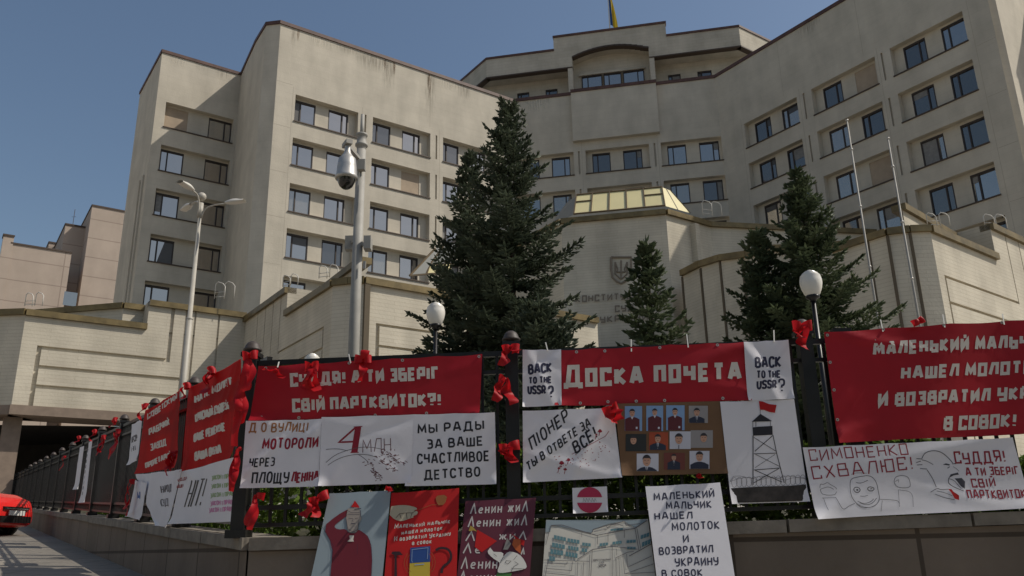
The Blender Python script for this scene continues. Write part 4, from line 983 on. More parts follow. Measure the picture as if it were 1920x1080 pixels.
# ------------------------------------------------------------------ the red car
def car():
    Y = 19.6; pc_ = atdepth(-6, 985, Y); gz = ground_z(pc_) + .02
    hv = d(97); sv = d(187)       # heading; sv points to the car's right side (towards the camera)
    L, W = 4.1, .86; nose = V3((pc_.x, pc_.y, gz)) + hv * .12 + d(7) * .35
    o0 = nose - hv * (L / 2)
    th = thing('parked_car', tuple(o0), 'bright red car at the left edge, its nose pointing at the fence wall', 'car')
    # stations: x from the nose backwards, bottom z, shoulder z, half width factor, roof z or None
    st = [(-.02, .34, .62, .60), (.03, .24, .72, .78), (.14, .20, .84, .90), (.45, .19, .96, .97), (1.05, .19, 1.04, 1.0), (1.7, .19, .97, 1.0), (2.6, .19, .98, 1.0), (3.4, .20, .99, .98), (3.9, .24, .95, .92), (4.08, .34, .82, .80)]
    mb = MB()
    def body(u, v):
        f = u * (len(st) - 1); i = min(int(f), len(st) - 2); k = f - i; x, zb_, zs_, wf = [a + (b - a) * k for a, b in zip(st[i], st[i + 1])]
        ang = v * math.pi * 2; cx, cz = math.cos(ang), math.sin(ang); ex = .32
        px = math.copysign(abs(cx) ** ex, cx); pz = math.copysign(abs(cz) ** (.38 if cz > 0 else .3), cz)
        zm = (zb_ + zs_) / 2; tum = 1 - .07 * max(0, pz)
        return nose - hv * x + sv * (W * wf * px * tum) + Z * (zm + (zs_ - zm) * pz)
    mb.grid(body, 36, 40)
    mb.poly([body(0, j / 40) for j in range(40)][::-1]); mb.poly([body(1, j / 40) for j in range(40)])
    bo = mb.build('body', M['carred'], th, smooth=True)
    mb = MB(); gt = MB()
    cs = [(1.15, 1.03, 1.03, .80), (1.75, 1.42, .93, .66), (2.2, 1.45, .95, .64), (2.9, 1.43, .95, .63), (3.5, 1.28, .95, .64), (3.95, 1.0, .95, .72)]
    for i in range(len(cs) - 1):
        (x0, zt0, zb0_, w0), (x1, zt1, zb1, w1) = cs[i], cs[i + 1]
        A = lambda x, z, w_: nose - hv * x + Z * z + sv * w_
        gt.poly([A(x0, zb0_, .80), A(x1, zb1, .80), A(x1, zt1 - .03, w1), A(x0, zt0 - .0, w0)]); gt.poly([A(x1, zb1, -.80), A(x0, zb0_, -.80), A(x0, zt0, -w0), A(x1, zt1 - .03, -w1)])
        (gt if i in (0, 4) else mb).poly([A(x0, zt0, -w0), A(x0, zt0, w0), A(x1, zt1, w1), A(x1, zt1, -w1)])
    mb.build('roof', M['carred'], th, smooth=True); gt.build('windscreen', M['darkglass'], th)
    for x in (.78, 3.3):
        for sg in (-1, 1):
            c = nose - hv * x + sv * (sg * .80) + Z * .30; mb = MB(); mb.lathe(c, [(.17, -.09), (.29, -.09), (.31, -.06), (.31, .06), (.29, .09), (.17, .09)], 22, ax=sv * sg); wh = mb.build('wheel', M['rubber'], th, smooth=True)
            mb = MB(); mb.lathe(c, [(.0, .07), (.08, .085), (.19, .06), (.20, .08)], 18, ax=sv * sg); mb.build('rim', M['chrome'], wh, smooth=True)
    for sg in (-1, 1):
        c = nose - hv * .17 + sv * (sg * .70) + Z * .655; mb = MB(); mb.lathe(c, [(.17, -.05), (.16, 0), (.10, .03), (0, .04)], 18, ax=(hv * .75 + sv * sg * .45 + Z * .25).normalized()); hl = mb.build('headlight', M['chrome'], th, smooth=True)
    mb = MB(); mb.box(nose + hv * .035 + Z * .615, sv * .42, hv * .03, Z * .028); mb.build('grille', M['black'], th)
    mb = MB(); mb.box(nose + hv * .07 + Z * .60, sv * .36, hv * .008, Z * .008); mb.build('grille_trim', M['chrome'], th)
    mb = MB(); mb.box(nose + hv * .035 + Z * .36, sv * .50, hv * .045, Z * .075); mb.build('bumper_opening', M['black'], th)
    mb = MB(); mb.box(nose + hv * .075 + Z * .505, sv * .26, hv * .012, Z * .055); mb.build('number_plate', M['plate'], th)
    for sg in (-1, 1):
        mb = MB(); c = nose - hv * 1.35 + sv * sg * .93 + Z * .98; mb.box(c, hv * .06, sv * .09, Z * .06); mb.build('wing_mirror', M['carred'], th)
car()

# ------------------------------------------------------------------ sheets, lettering, drawings
GL = {
 'А': (.8, [[(0, 0), (.3, 1), (.5, 1), (.8, 0)], [(.11, .32), (.69, .32)]]), 'Б': (.66, [[(.62, 1), (0, 1), (0, 0)], [(0, 0), (.66, 0), (.66, .55), (0, .55)]]),
 'В': (.68, [[(0, 0), (0, 1)], [(0, 1), (.6, 1), (.6, .52), (0, .52)], [(0, .52), (.68, .52), (.68, 0), (0, 0)]]), 'Г': (.58, [[(0, 0), (0, 1), (.58, 1)]]),
 'Д': (.95, [[(0, -.2), (0, 0), (.95, 0), (.95, -.2)], [(.12, 0), (.26, 1), (.76, 1), (.76, 0)]]), 'Е': (.6, [[(.6, 1), (0, 1), (0, 0), (.6, 0)], [(0, .5), (.52, .5)]]),
 'Ё': (.6, [[(.6, 1), (0, 1), (0, 0), (.6, 0)], [(0, .5), (.52, .5)], [(.1, 1.2), (.2, 1.2)], [(.4, 1.2), (.5, 1.2)]]),
 'Ж': (.95, [[(.475, 0), (.475, 1)], [(0, 1), (.3, .5), (0, 0)], [(.95, 1), (.65, .5), (.95, 0)], [(.3, .5), (.65, .5)]]),
 'З': (.62, [[(0, 1), (.6, 1), (.6, .52), (.18, .52)], [(.6, .52), (.62, .48), (.62, 0), (0, 0)]]), 'И': (.66, [[(0, 1), (0, 0), (.66, 1), (.66, 0)]]),
 'Й': (.66, [[(0, 1), (0, 0), (.66, 1), (.66, 0)], [(.15, 1.22), (.5, 1.22)]]), 'К': (.66, [[(0, 0), (0, 1)], [(.62, 1), (.03, .5), (.66, 0)]]),
 'Л': (.7, [[(0, 0), (.24, 1), (.7, 1), (.7, 0)]]), 'М': (.86, [[(0, 0), (.06, 1), (.43, .28), (.8, 1), (.86, 0)]]), 'Н': (.64, [[(0, 0), (0, 1)], [(.64, 0), (.64, 1)], [(0, .5), (.64, .5)]]),
 'О': (.64, [[(0, 0), (0, 1), (.64, 1), (.64, 0), (0, 0)]]), 'П': (.64, [[(0, 0), (0, 1), (.64, 1), (.64, 0)]]), 'Р': (.62, [[(0, 0), (0, 1)], [(0, 1), (.62, 1), (.62, .42), (0, .42)]]),
 'С': (.6, [[(.6, .76), (.6, 1), (0, 1), (0, 0), (.6, 0), (.6, .24)]]), 'Т': (.68, [[(0, 1), (.68, 1)], [(.34, 1), (.34, 0)]]), 'У': (.64, [[(0, 1), (0, .45), (.6, .45)], [(.64, 1), (.64, 0), (.06, 0)]]),
 'Х': (.64, [[(0, 0), (.64, 1)], [(0, 1), (.64, 0)]]), 'Ц': (.74, [[(0, 1), (0, 0), (.74, 0), (.74, -.2)], [(.6, 1), (.6, 0)]]), 'Ч': (.62, [[(0, 1), (0, .48), (.62, .48)], [(.62, 1), (.62, 0)]]),
 'Ш': (.9, [[(0, 1), (0, 0), (.9, 0), (.9, 1)], [(.45, 1), (.45, 0)]]), 'Щ': (1.02, [[(0, 1), (0, 0), (1.02, 0), (1.02, -.2)], [(.45, 1), (.45, 0)], [(.88, 1), (.88, 0)]]),
 'Ь': (.62, [[(0, 1), (0, 0)], [(0, 0), (.62, 0), (.62, .52), (0, .52)]]), 'Ы': (.86, [[(0, 1), (0, 0)], [(0, 0), (.56, 0), (.56, .52), (0, .52)], [(.86, 0), (.86, 1)]]),
 'Ю': (.92, [[(0, 0), (0, 1)], [(0, .5), (.32, .5)], [(.32, 0), (.32, 1), (.92, 1), (.92, 0), (.32, 0)]]), 'Я': (.64, [[(.64, 0), (.64, 1)], [(.64, 1), (0, 1), (0, .45), (.64, .45)], [(.32, .45), (0, 0)]]),
 'І': (.12, [[(.06, 0), (.06, 1)]]), 'Ї': (.3, [[(.15, 0), (.15, 1)], [(0, 1.2), (.08, 1.2)], [(.22, 1.2), (.3, 1.2)]]), 'Є': (.6, [[(.6, .8), (.6, 1), (0, 1), (0, 0), (.6, 0), (.6, .2)], [(0, .5), (.45, .5)]]),
 '!': (.16, [[(.08, 1), (.08, .34)], [(.08, .12), (.08, 0)]]), '?': (.6, [[(0, .74), (0, 1), (.6, 1), (.6, .52), (.3, .5), (.3, .3)], [(.3, .12), (.3, 0)]]),
 '4': (.75, [[(.5, 0), (.5, 1), (0, .35), (.75, .35)]]), 'S': (.58, [[(.58, .8), (.58, 1), (0, 1), (0, .56), (.58, .44), (.58, 0), (0, 0), (0, .2)]]), 'U': (.62, [[(0, 1), (0, 0), (.62, 0), (.62, 1)]]),
 'R': (.62, [[(0, 0), (0, 1)], [(0, 1), (.62, 1), (.62, .45), (0, .45)], [(.3, .45), (.64, 0)]]), '.': (.14, [[(.07, .1), (.07, 0)]]), ',': (.14, [[(.1, .08), (.04, -.14)]]), '-': (.4, [[(0, .45), (.4, .45)]]),
 'λ': (.66, [[(0, 0), (.36, 1), (.66, 0)]]), 'ε': (.58, [[(.02, .32), (.56, .38), (.5, .62), (.2, .66), (0, .36), (.1, .02), (.52, .04)]]),
}
for a_, b_ in zip('ABCKTOHEMPX', 'АВСКТОНЕМРХ'): GL[a_] = GL[b_]
ROUND = set('ОСРВЗЮЯЬЫБЄ?SURεOCBУ')
def chaikin(p, n=2):
    for _ in range(n):
        cl = p[0] == p[-1] and len(p) > 3; q = [] if cl else [p[0]]
        for a, b in zip(p[:-1], p[1:]): q += [(a[0] * .75 + b[0] * .25, a[1] * .75 + b[1] * .25), (a[0] * .25 + b[0] * .75, a[1] * .25 + b[1] * .75)]
        if cl: q.append(q[0])
        else: q.append(p[-1])
        p = q
    return p
class Sheet:
    def __init__(s, pl, corners, off, amp=.006, seed=0, curl=0.0, freq=1.0):
        s.pl = pl; s.c = corners; s.o = off; s.amp = amp; r = random.Random(seed); s.ph = [r.uniform(0, 6.28) for _ in range(4)]; s.fr = [r.uniform(2.5, 5) * freq, r.uniform(6, 9) * freq, r.uniform(-2, 2), r.uniform(2, 5)]
        s.mid = pl.px(sum(c[0] for c in corners) / 4, sum(c[1] for c in corners) / 4, off); s.curl = curl; s.folds = []; s.sag = 0; s.nt = 4
    def wave(s, p):
        a = (p - s.mid).dot(s.pl.e); b = (p - s.mid).dot(s.pl.v)
        return s.amp * (math.sin(a * s.fr[0] + b * s.fr[2] + s.ph[0]) + .5 * math.sin(a * s.fr[1] - b * s.fr[3] + s.ph[1])) + s.curl * max(0, -b) ** 2 + sum(h * math.exp(-(((a - x) * ny - (b - y) * nx) / w) ** 2) * max(0, 1 - abs((a - x) * nx + (b - y) * ny) / L) for x, y, nx, ny, w, h, L in s.folds)
    def at(s, x, y, lift=0.0):
        p = s.pl.px(x, y, s.o); return p + s.pl.n * (lift + s.wave(p))
    def mesh(s, nu=24, nv=10, thick=.002):
        (ax, ay), (bx, by), (cx, cy), (dx, dy) = s.c; mb = MB()
        def pt(u, v, k=0.0):
            sg = s.sag * (abs(math.sin(math.pi * u * s.nt)) * (1 - v) + .6 * math.sin(math.pi * u * (s.nt - 1) * .5 + s.ph[0]) * v)
            cc = min(math.hypot(u, (1 - v) * .7), math.hypot(1 - u, (1 - v) * .7)); k += .03 * max(0, 1 - cc / .13) ** 2
            return s.at((ax * (1 - u) + bx * u) * (1 - v) + (dx * (1 - u) + cx * u) * v, (ay * (1 - u) + by * u) * (1 - v) + (dy * (1 - u) + cy * u) * v + sg, k)
        mb.grid(lambda u, v: pt(u, 1 - v), nu, nv); mb.grid(lambda u, v: pt(u, v, -thick), nu, nv)
        return mb
class Pen:
    """collects ink on a sheet: polygons and strokes given where the photo shows them, laid on the sheet's own surface"""
    def __init__(s, sh): s.sh = sh; s.mb = MB(); s.lift = .0016 if sh.folds else .0036
    def fill(s, pts, lift=0, m=0): s.mb.poly([s.sh.at(x, y, s.lift + lift) for x, y in pts], m)
    def stroke(s, pts, w, lift=0, m=0, taper=False):
        q = [pts[0]]
        for p in pts[1:]:
            if abs(p[0] - q[-1][0]) + abs(p[1] - q[-1][1]) > 1e-4: q.append(p)
        if len(q) < 2: return
        q2 = [q[0]]
        for a_, b_ in zip(q[:-1], q[1:]):
            m_ = max(1, int(math.hypot(b_[0] - a_[0], b_[1] - a_[1]) / 6)); q2 += [(a_[0] + (b_[0] - a_[0]) * j / m_, a_[1] + (b_[1] - a_[1]) * j / m_) for j in range(1, m_ + 1)]
        q = q2
        cl = len(q) > 3 and abs(q[0][0] - q[-1][0]) + abs(q[0][1] - q[-1][1]) < 1e-4
        if cl: q = q[:-1]
        n = len(q); vs = []
        for i in range(n):
            a = q[i - 1] if (i > 0 or cl) else None; b = q[(i + 1) % n] if (i < n - 1 or cl) else None; p = q[i]
            def nm(u, v):
                dx, dy = v[0] - u[0], v[1] - u[1]; L = math.hypot(dx, dy); return (-dy / L, dx / L)
            if a is None: N = nm(p, b); k = 1
            elif b is None: N = nm(a, p); k = 1
            else:
                n1, n2 = nm(a, p), nm(p, b); mx, my = n1[0] + n2[0], n1[1] + n2[1]; L = math.hypot(mx, my)
                if L < .3: N = n1; k = 1
                else: N = (mx / L, my / L); k = min(1.9, 2 / L)
            hw = w / 2 * k * ((.4 + .6 * math.sin(math.pi * (i + .5) / n)) if taper else 1)
            vs.append((p[0] + N[0] * hw, p[1] + N[1] * hw)); vs.append((p[0] - N[0] * hw, p[1] - N[1] * hw))
        pv = [s.sh.at(x, y, s.lift + lift) for x, y in vs]; fs = [(2 * i, 2 * i + 1, 2 * i + 3, 2 * i + 2) for i in range(n - 1)]
        if cl: fs.append((2 * n - 2, 2 * n - 1, 1, 0))
        s.mb.add(pv, fs, m)
    def text(s, t, p0, p1, h, sw, up=None, hand=False, lc=.82, m=0, jit=0.0, gap=.26, seed=1):
        r = random.Random(seed); bx, by = p1[0] - p0[0], p1[1] - p0[1]; BL = math.hypot(bx, by); ex = (bx / BL, by / BL); up = up or (-.02, -1.0)
        gl = []; tot = 0; sw = sw * (1.22 if hand else 1.0)
        for i, ch in enumerate(t):
            if ch == ' ': tot += .5; continue
            U = ch.upper() if ch not in 'λε' else ch; k = lc if (ch != U and ch not in 'λε') else 1.0
            if ch == 'ε': k = .8
            wd, pl = GL[U]; gl.append((tot, k, wd, pl, U)); tot += wd * k + gap + sw / h
        tot -= gap + sw / h; full = BL - sw; kx = full / tot; hh = h - sw
        for (x0, k, wd, pl, U) in gl:
            jy = r.uniform(-jit, jit) * h; js = r.uniform(-jit, jit) * .6
            for line in pl:
                L = chaikin(line) if (hand and U in ROUND and len(line) > 2) else line
                pts = []
                for (gx, gy) in L:
                    X = (x0 + gx * k) * kx + sw / 2; Y = gy * k * hh + sw / 2 + jy
                    X += js * gy * h * .3
                    pts.append((p0[0] + ex[0] * X + up[0] * Y, p0[1] + ex[1] * X + up[1] * Y))
                if len(pts) == 2 and not hand and False: pass
                s.stroke(pts, sw * (1 + r.uniform(-jit, jit)), m=m, lift=r.uniform(0, .0005) - (0 if s.sh.folds else .0026))
    def done(s, name, mats, par): return s.mb.build(name, mats, par)
def sheet(name, pl, corners, off, mt, label, cat, group=None, amp=.006, seed=0, curl=0, nu=24, nv=10, freq=1.0, folds=None):
    if folds is None: folds = 9 if cat == 'banner' else 5
    sh = Sheet(pl, corners, off, amp, seed, curl, freq)
    if folds:
        r = random.Random(seed * 7 + 1); P = [sh.pl.px(*c, off) - sh.mid for c in corners]; P = [(q.dot(pl.e), q.dot(pl.v)) for q in P]
        for i in range(folds):
            k = r.choice((0, 1, 2, 3, 0, 1)); o_ = P[k]; t = r.uniform(.2, .8); a = r.uniform(.25, .9); dx, dy = -o_[0], -o_[1]; an = math.atan2(dy, dx) + r.uniform(-.5, .5); L = r.uniform(.25, .8)
            x = o_[0] + math.cos(an) * L * .45 + r.uniform(-.3, .3) * abs(o_[0]); y = o_[1] + math.sin(an) * L * .45
            sh.folds.append((x, y, math.cos(an), math.sin(an), r.uniform(.028, .055), r.uniform(-.010, .014), L))
        nu = max(nu, 72); nv = max(nv, 28)
    sh.sag = 1.0 if cat == 'poster' else 2.2 if cat == 'banner' else 0; sh.nt = 5 if abs(corners[1][0] - corners[0][0]) > 300 else 2
    loc = sh.at(*corners[3])
    th = thing(name, tuple(loc), label, cat, group)
    sh.mesh(nu, nv).build('fabric' if 'banner' in name else 'sheet', mt, th, smooth=True); sh.th = th
    return sh
def eyelets(sh, pts, r=.012):
    for (x, y) in pts:
        mb = MB(); mb.lathe(sh.at(x, y, .001), [(r * .35, .001), (r * .5, .004), (r, .004), (r, 0)], 10, ax=sh.pl.n); mb.build('eyelet', M['grommet'], sh.th)
def ties(sh, lst):
    for (x, y, h, lean) in lst:
        mb = MB(); a = sh.at(x, y + 4, .006); b = sh.at(x + lean, y - h, -.02); mb.bar(a, b, NR, .003, .009); mb.build('cable_tie', M['tie'], sh.th)

BG = 'red banners tied to the fence'; PG = 'white hand lettered posters on the fence'
# --- banner 1
s1 = sheet('banner', PFR, [(484, 686), (904, 663), (899, 777), (467, 788)], .035, M['red'], 'wide red banner asking about the party card, left of the middle post', 'banner', BG, amp=.008, seed=1, nu=40, nv=14)
p = Pen(s1); p.text('СУДДЯ! А ТИ ЗБЕРІГ', (544, 725.5), (824, 712.5), 25.5, 6.0); p.text('СВІЙ ПАРТКВИТОК?!', (547.5, 773), (828, 762), 25.5, 6.0); p.done('lettering', M['offwhite'], s1.th)
eyelets(s1, [(498, 690), (575, 686), (655, 681), (755, 676), (898, 668), (490, 782), (560, 783), (704, 779), (800, 775), (890, 773)]); ties(s1, [(521, 685, 8, 0), (658, 677, 14, -5)])
# --- board of honour banner with its two white sheets
s2 = sheet('banner', PFR, [(1040, 656), (1400, 640), (1408, 752), (1040, 761)], .034, M['red'], 'red banner with the two words ДОСКА ПОЧЕТА between two white sheets', 'banner', BG, amp=.006, seed=2, nu=36, nv=12)
p = Pen(s2); p.text('Доска почета', (1057, 727), (1391, 713.5), 42, 8.6, lc=.79); p.done('lettering', M['offwhite'], s2.th)
eyelets(s2, [(1081, 660), (1134, 658), (1237, 652), (1345, 647), (1088, 756), (1140, 753), (1193, 752), (1246, 751), (1355, 747)]); ties(s2, [(1184, 655, 20, 0), (1290, 648, 22, -2)])
def ussr(corners, lines, q, label, seed):
    s_ = sheet('poster', PFR, corners, .05, M['paper'], label, 'poster', 'BACK TO THE USSR sheets', amp=.004, seed=seed); p = Pen(s_)
    for t, a, b, h, sw in lines: p.text(t, a, b, h, sw, hand=True, gap=.2, seed=seed)
    p.text('?', q[0], q[1], q[2], 3.0, hand=True); p.done('lettering', M['inkblue'], s_.th); return s_
s3 = ussr([(980, 656), (1052, 655), (1053, 760), (980, 763)], [('BACK', (990, 703.5), (1035.5, 699), 20, 3.4), ('TO THE', (991, 721), (1035, 719), 13.5, 2.6), ('USSR', (989, 740), (1024, 740), 17, 3.0)], ((1028, 747), (1039, 747), 24), 'white BACK TO THE USSR sheet at the left end of the honour board banner', 3); ties(s3, [(1027, 654, 13, -4)])
s4 = ussr([(1394, 641), (1478, 637), (1488, 748), (1402, 751)], [('BACK', (1414, 692), (1465, 689), 22, 3.4), ('TO THE', (1417, 711), (1464, 709), 15, 2.6), ('USSR', (1418, 731), (1456, 729), 17, 3.0)], ((1459, 736), (1472, 735.5), 26), 'white BACK TO THE USSR sheet at the right end of the honour board banner', 4); ties(s4, [(1451, 638, 20, 1)])
# --- big right banner
s5 = sheet('banner', PFR, [(1546, 622), (2130, 585), (2140, 800), (1571, 832)], .036, M['red'], 'largest red banner, four lines of the hammer verse, at the right edge', 'banner', BG, amp=.012, seed=5, nu=56, nv=22)
p = Pen(s5); p.text('Маленький мальчик', (1636, 668), (1968, 650), 29, 6.2, lc=.88, up=(.03, -1)); p.text('НАШЕЛ МОЛОТОК', (1688, 713), (1958, 699), 25.5, 6.0, up=(.05, -1)); p.text('И возвратил Украину', (1645, 764.5), (2012, 745), 29, 6.2, lc=.88, up=(.06, -1)); p.text('В СОВОК!', (1767.5, 808), (1906, 801), 27, 6.0, up=(.08, -1)); p.done('lettering', M['offwhite'], s5.th)
eyelets(s5, [(1552, 628), (1656, 618), (1768, 611), (1880, 604), (1557, 679), (1564, 731), (1570, 787), (1575, 826)]); ties(s5, [(1655, 618, 20, -2), (1769, 611, 22, -1), (1884, 604, 18, 0)])
# --- middle row of posters
s6 = sheet('poster', PFR, [(461, 789), (603, 785), (597, 912), (451, 916)], .052, M['paper'], 'white poster with orange, crimson and black street directions, beside the corner post', 'poster', PG, amp=.006, seed=6)
p = Pen(s6)
for t, a, b, h, sw, m in (('Д О ВУЛИЦІ', (466, 811), (577, 809), 18, 2.2, 0), ('МОТОРОЛИ', (490, 842), (596, 840.5), 21, 3.0, 1), ('ЧЕРЕЗ', (466, 875.5), (514, 874), 17, 2.2, 2), ('ПЛОЩУ', (470, 908), (541, 906), 22, 2.6, 2), ('ЛЕНІНА', (545, 905), (597, 903), 20, 2.8, 1)): p.text(t, a, b, h, sw, hand=True, m=m, jit=.06, up=(.12, -1), seed=len(t))
p.done('lettering', [M['inkorange'], M['inkred'], M['ink']], s6.th)
s7 = sheet('poster', PFR, [(603, 782), (775, 777), (771, 906), (598, 911)], .060, M['paper'], 'white poster with a red numeral four and drawn ears of wheat', 'poster', PG, amp=.005, seed=7)
z = lambda pts: [(420 + a / 4, 630 + b / 4) for a, b in pts]
p = Pen(s7); p.fill(z([(985, 684), (1032, 680), (1003, 873), (955, 877)])); p.stroke(z([(990, 686), (862, 797), (985, 793)]), 3.2); p.stroke(z([(950, 876), (1012, 873)]), 1.5); p.stroke(z([(975, 683), (1040, 679)]), 1.5); p.done('numeral', M['inkred'], s7.th)
p = Pen(s7); p.text('МЛН.', (680, 849), (742, 845), 25, 1.3, jit=.03)
r_ = random.Random(9)
for a, b, n in (((1170, 850), (1345, 960), 44), ((1140, 905), (1290, 1010), 40), ((1070, 945), (1180, 1085), 40)):
    for i in range(n):
        t = r_.random(); x = a[0] + (b[0] - a[0]) * t + r_.gauss(0, 16); y = a[1] + (b[1] - a[1]) * t + r_.gauss(0, 16); p.stroke(z([(x, y), (x + r_.uniform(8, 20), y + r_.uniform(-6, 14))]), r_.uniform(.8, 1.5))
p.done('wheat_grains', mat('maroon_ink', (.10, .02, .03), .7), s7.th)
p = Pen(s7)
for c in ([(765, 950), (810, 910), (870, 875), (1000, 838), (1090, 832), (1180, 848)], [(765, 851), (820, 846), (870, 848), (930, 862)], [(780, 970), (830, 935), (900, 905), (1000, 886), (1090, 892), (1150, 912)], [(1010, 890), (1050, 915), (1085, 948)]): p.stroke(chaikin(z(c)), 1.0)
p.done('wheat_stalks', M['inkgrey'], s7.th)
s8 = sheet('poster', PFR, [(775, 777), (928, 773), (931, 908), (760, 911)], .054, M['paper'], 'white poster thanking for a happy childhood in four black lines', 'poster', PG, amp=.005, seed=8)
p = Pen(s8)
for t, a, b, h in (('МЫ РАДЫ', (783, 814), (908, 806), 18.5), ('ЗА ВАШЕ', (800, 842), (906, 836), 18.5), ('СЧАСТЛИВОЕ', (782, 871), (918, 865), 20), ('ДЕТСТВО', (795, 900), (901, 894), 19)): p.text(t, a, b, h, 2.7, hand=True, jit=.05, seed=len(t))
p.done('lettering', M['ink'], s8.th)
s9 = sheet('poster', PFR, [(980, 770), (1150, 764), (1166, 896), (981, 905)], .052, M['paper'], 'white poster with slanting black pioneer slogan and red splashes', 'poster', PG, amp=.006, seed=9)
p = Pen(s9); p.text('ПІОНЕР', (997, 845), (1068, 786), 24, 2.6, hand=True, up=(-.30, -.95), jit=.05); p.text('ТЫ В ОТВЕТЕ ЗА', (990, 884), (1109, 798), 17, 2.3, hand=True, up=(-.30, -.95), jit=.06); p.text('ВСЁ!', (1079, 852), (1122, 821), 24, 3.0, hand=True, up=(-.34, -.94), jit=.05); p.done('lettering', M['ink'], s9.th)
p = Pen(s9)
for i in range(70):
    t = r_.random(); x = 1040 + 95 * r_.random() + 8 * r_.gauss(0, 1); y = 872 - (x - 1040) * .45 + r_.gauss(0, 12) + 8; q = r_.uniform(.5, 1.5)
    if 985 < x < 1155 and y < 892: p.fill([(x - q, y), (x, y + q * .8), (x + q, y), (x, y - q * .8)])
for x, y, q in ((1053, 868, 4.5), (1066, 862, 3.5), (1048, 878, 2.5), (1060, 880, 3), (1125, 808, 4), (1118, 815, 2)):
    p.fill([(x + q * math.cos(k) * (1 + .3 * math.sin(3 * k)), y + q * math.sin(k) * .8) for k in [i * .7 for i in range(9)]]); p.stroke([(x, y), (x - 2, y + 9)], 1.1)
p.stroke([(1072, 852), (1135, 818), (1142, 808)], .9); p.done('red_splashes', M['inkred'], s9.th)
# --- photo board
s10 = sheet('photo_board', PFR, [(1153, 757), (1350, 752), (1364, 888), (1166, 892)], .045, M['card'], 'brown cardboard with eleven small portrait photographs under the ДОСКА ПОЧЕТА banner', 'board', amp=.001, seed=10, folds=0)
z = lambda a, b: (1150 + a / 6.967, 745 + b / 6.967)
def pm(nm, c): return mat(nm, c, .5)
PH = dict(blue=pm('photo_blue', (.20, .33, .55)), robe=pm('photo_robe', (.09, .012, .018)), skin=pm('photo_skin', (.52, .29, .20)), hair=pm('photo_hair', (.03, .025, .03)), dark=pm('photo_dark', (.02, .022, .022)), suit=pm('photo_suit', (.02, .025, .05)), white=pm('photo_white', (.55, .55, .62)), orange=pm('photo_orange', (.35, .06, .02)), grey=pm('photo_grey', (.30, .28, .28)), wine=pm('photo_wine', (.16, .04, .03)))
for (x0, y0, x1, y1, bgc, body, hx, hy, hw, extra) in ((150, 115, 375, 440, 'blue', 'robe', 245, 205, 42, 'chain'), (430, 110, 650, 440, 'blue', 'robe', 540, 195, 38, 'chain'), (690, 105, 930, 430, 'blue', 'robe', 805, 190, 40, 'chain'), (985, 110, 1235, 335, 'grey', 'suit', 1090, 195, 44, 'tie'),
        (160, 480, 430, 705, 'dark', 'dark', 262, 560, 48, None), (465, 455, 715, 690, 'orange', 'suit', 580, 540, 46, 'tie'), (735, 445, 1010, 675, 'white', 'white', 855, 545, 58, 'tie'), (1010, 430, 1300, 660, 'grey', 'grey', 1180, 530, 50, None), (305, 735, 590, 965, 'white', 'suit', 435, 830, 62, 'tie'), (660, 725, 935, 945, 'wine', 'suit', 790, 785, 36, 'tie'), (995, 700, 1255, 935, 'white', 'suit', 1125, 775, 54, None)):
    p = Pen(s10); p.lift = .0022; C_ = []
    p.fill([z(x0, y0), z(x1, y0), z(x1, y1), z(x0, y1)], 0, 0)
    bw = min(hw * 2.3, (x1 - x0) * .46); nb_ = hy + hw * 1.35
    p.fill([z(max(x0 + 3, hx - bw), y1 - 1), z(max(x0 + 3, hx - bw), nb_ + hw * .6), z(hx - bw * .55, nb_ + 4), z(hx - hw * .4, nb_ - 6), z(hx + hw * .4, nb_ - 6), z(hx + bw * .55, nb_ + 4), z(min(x1 - 3, hx + bw), nb_ + hw * .6), z(min(x1 - 3, hx + bw), y1 - 1)], .0008, 1)
    p.fill([z(hx + hw * .82 * math.cos(k), hy + hw * 1.15 * math.sin(k)) for k in [i * 6.2832 / 16 for i in range(16)]], .0016, 2)
    p.fill([z(hx + hw * .9 * math.cos(k), hy - hw * .25 + hw * 1.05 * math.sin(k)) for k in [math.pi + i * math.pi / 10 for i in range(11)]] + [z(hx + hw * .6, hy - hw * .55), z(hx - hw * .6, hy - hw * .55)], .0022, 3)
    for sx in (-1, 1): p.stroke([z(hx + sx * hw * .18, hy - hw * .12), z(hx + sx * hw * .5, hy - hw * .12)], .9, .0022, 3)
    p.stroke([z(hx - hw * .25, hy + hw * .6), z(hx + hw * .25, hy + hw * .6)], .7, .0022, 3)
    if extra == 'tie': p.fill([z(hx - hw * .32, nb_ - 6), z(hx + hw * .32, nb_ - 6), z(hx + 3, min(y1 - 2, nb_ + hw * 1.5)), z(hx - 3, min(y1 - 2, nb_ + hw * 1.5))], .0018, 4); p.stroke([z(hx, nb_), z(hx, min(y1 - 2, nb_ + hw * 1.4))], 1.4, .0024, 3)
    if extra == 'chain': p.fill([z(hx - hw * .5, nb_ - 8), z(hx + hw * .5, nb_ - 8), z(hx, nb_ + hw * .7)], .0018, 4); q = (hx + hw * 1.4, y1 - 40); p.fill([z(q[0] - 12, q[1] - 14), z(q[0] + 12, q[1] - 14), z(q[0] + 12, q[1] + 14), z(q[0] - 12, q[1] + 14)], .002, 4)
    p.done('photograph', [PH[bgc], PH[body], PH['skin'], PH['hair'], PH['white']], s10.th)
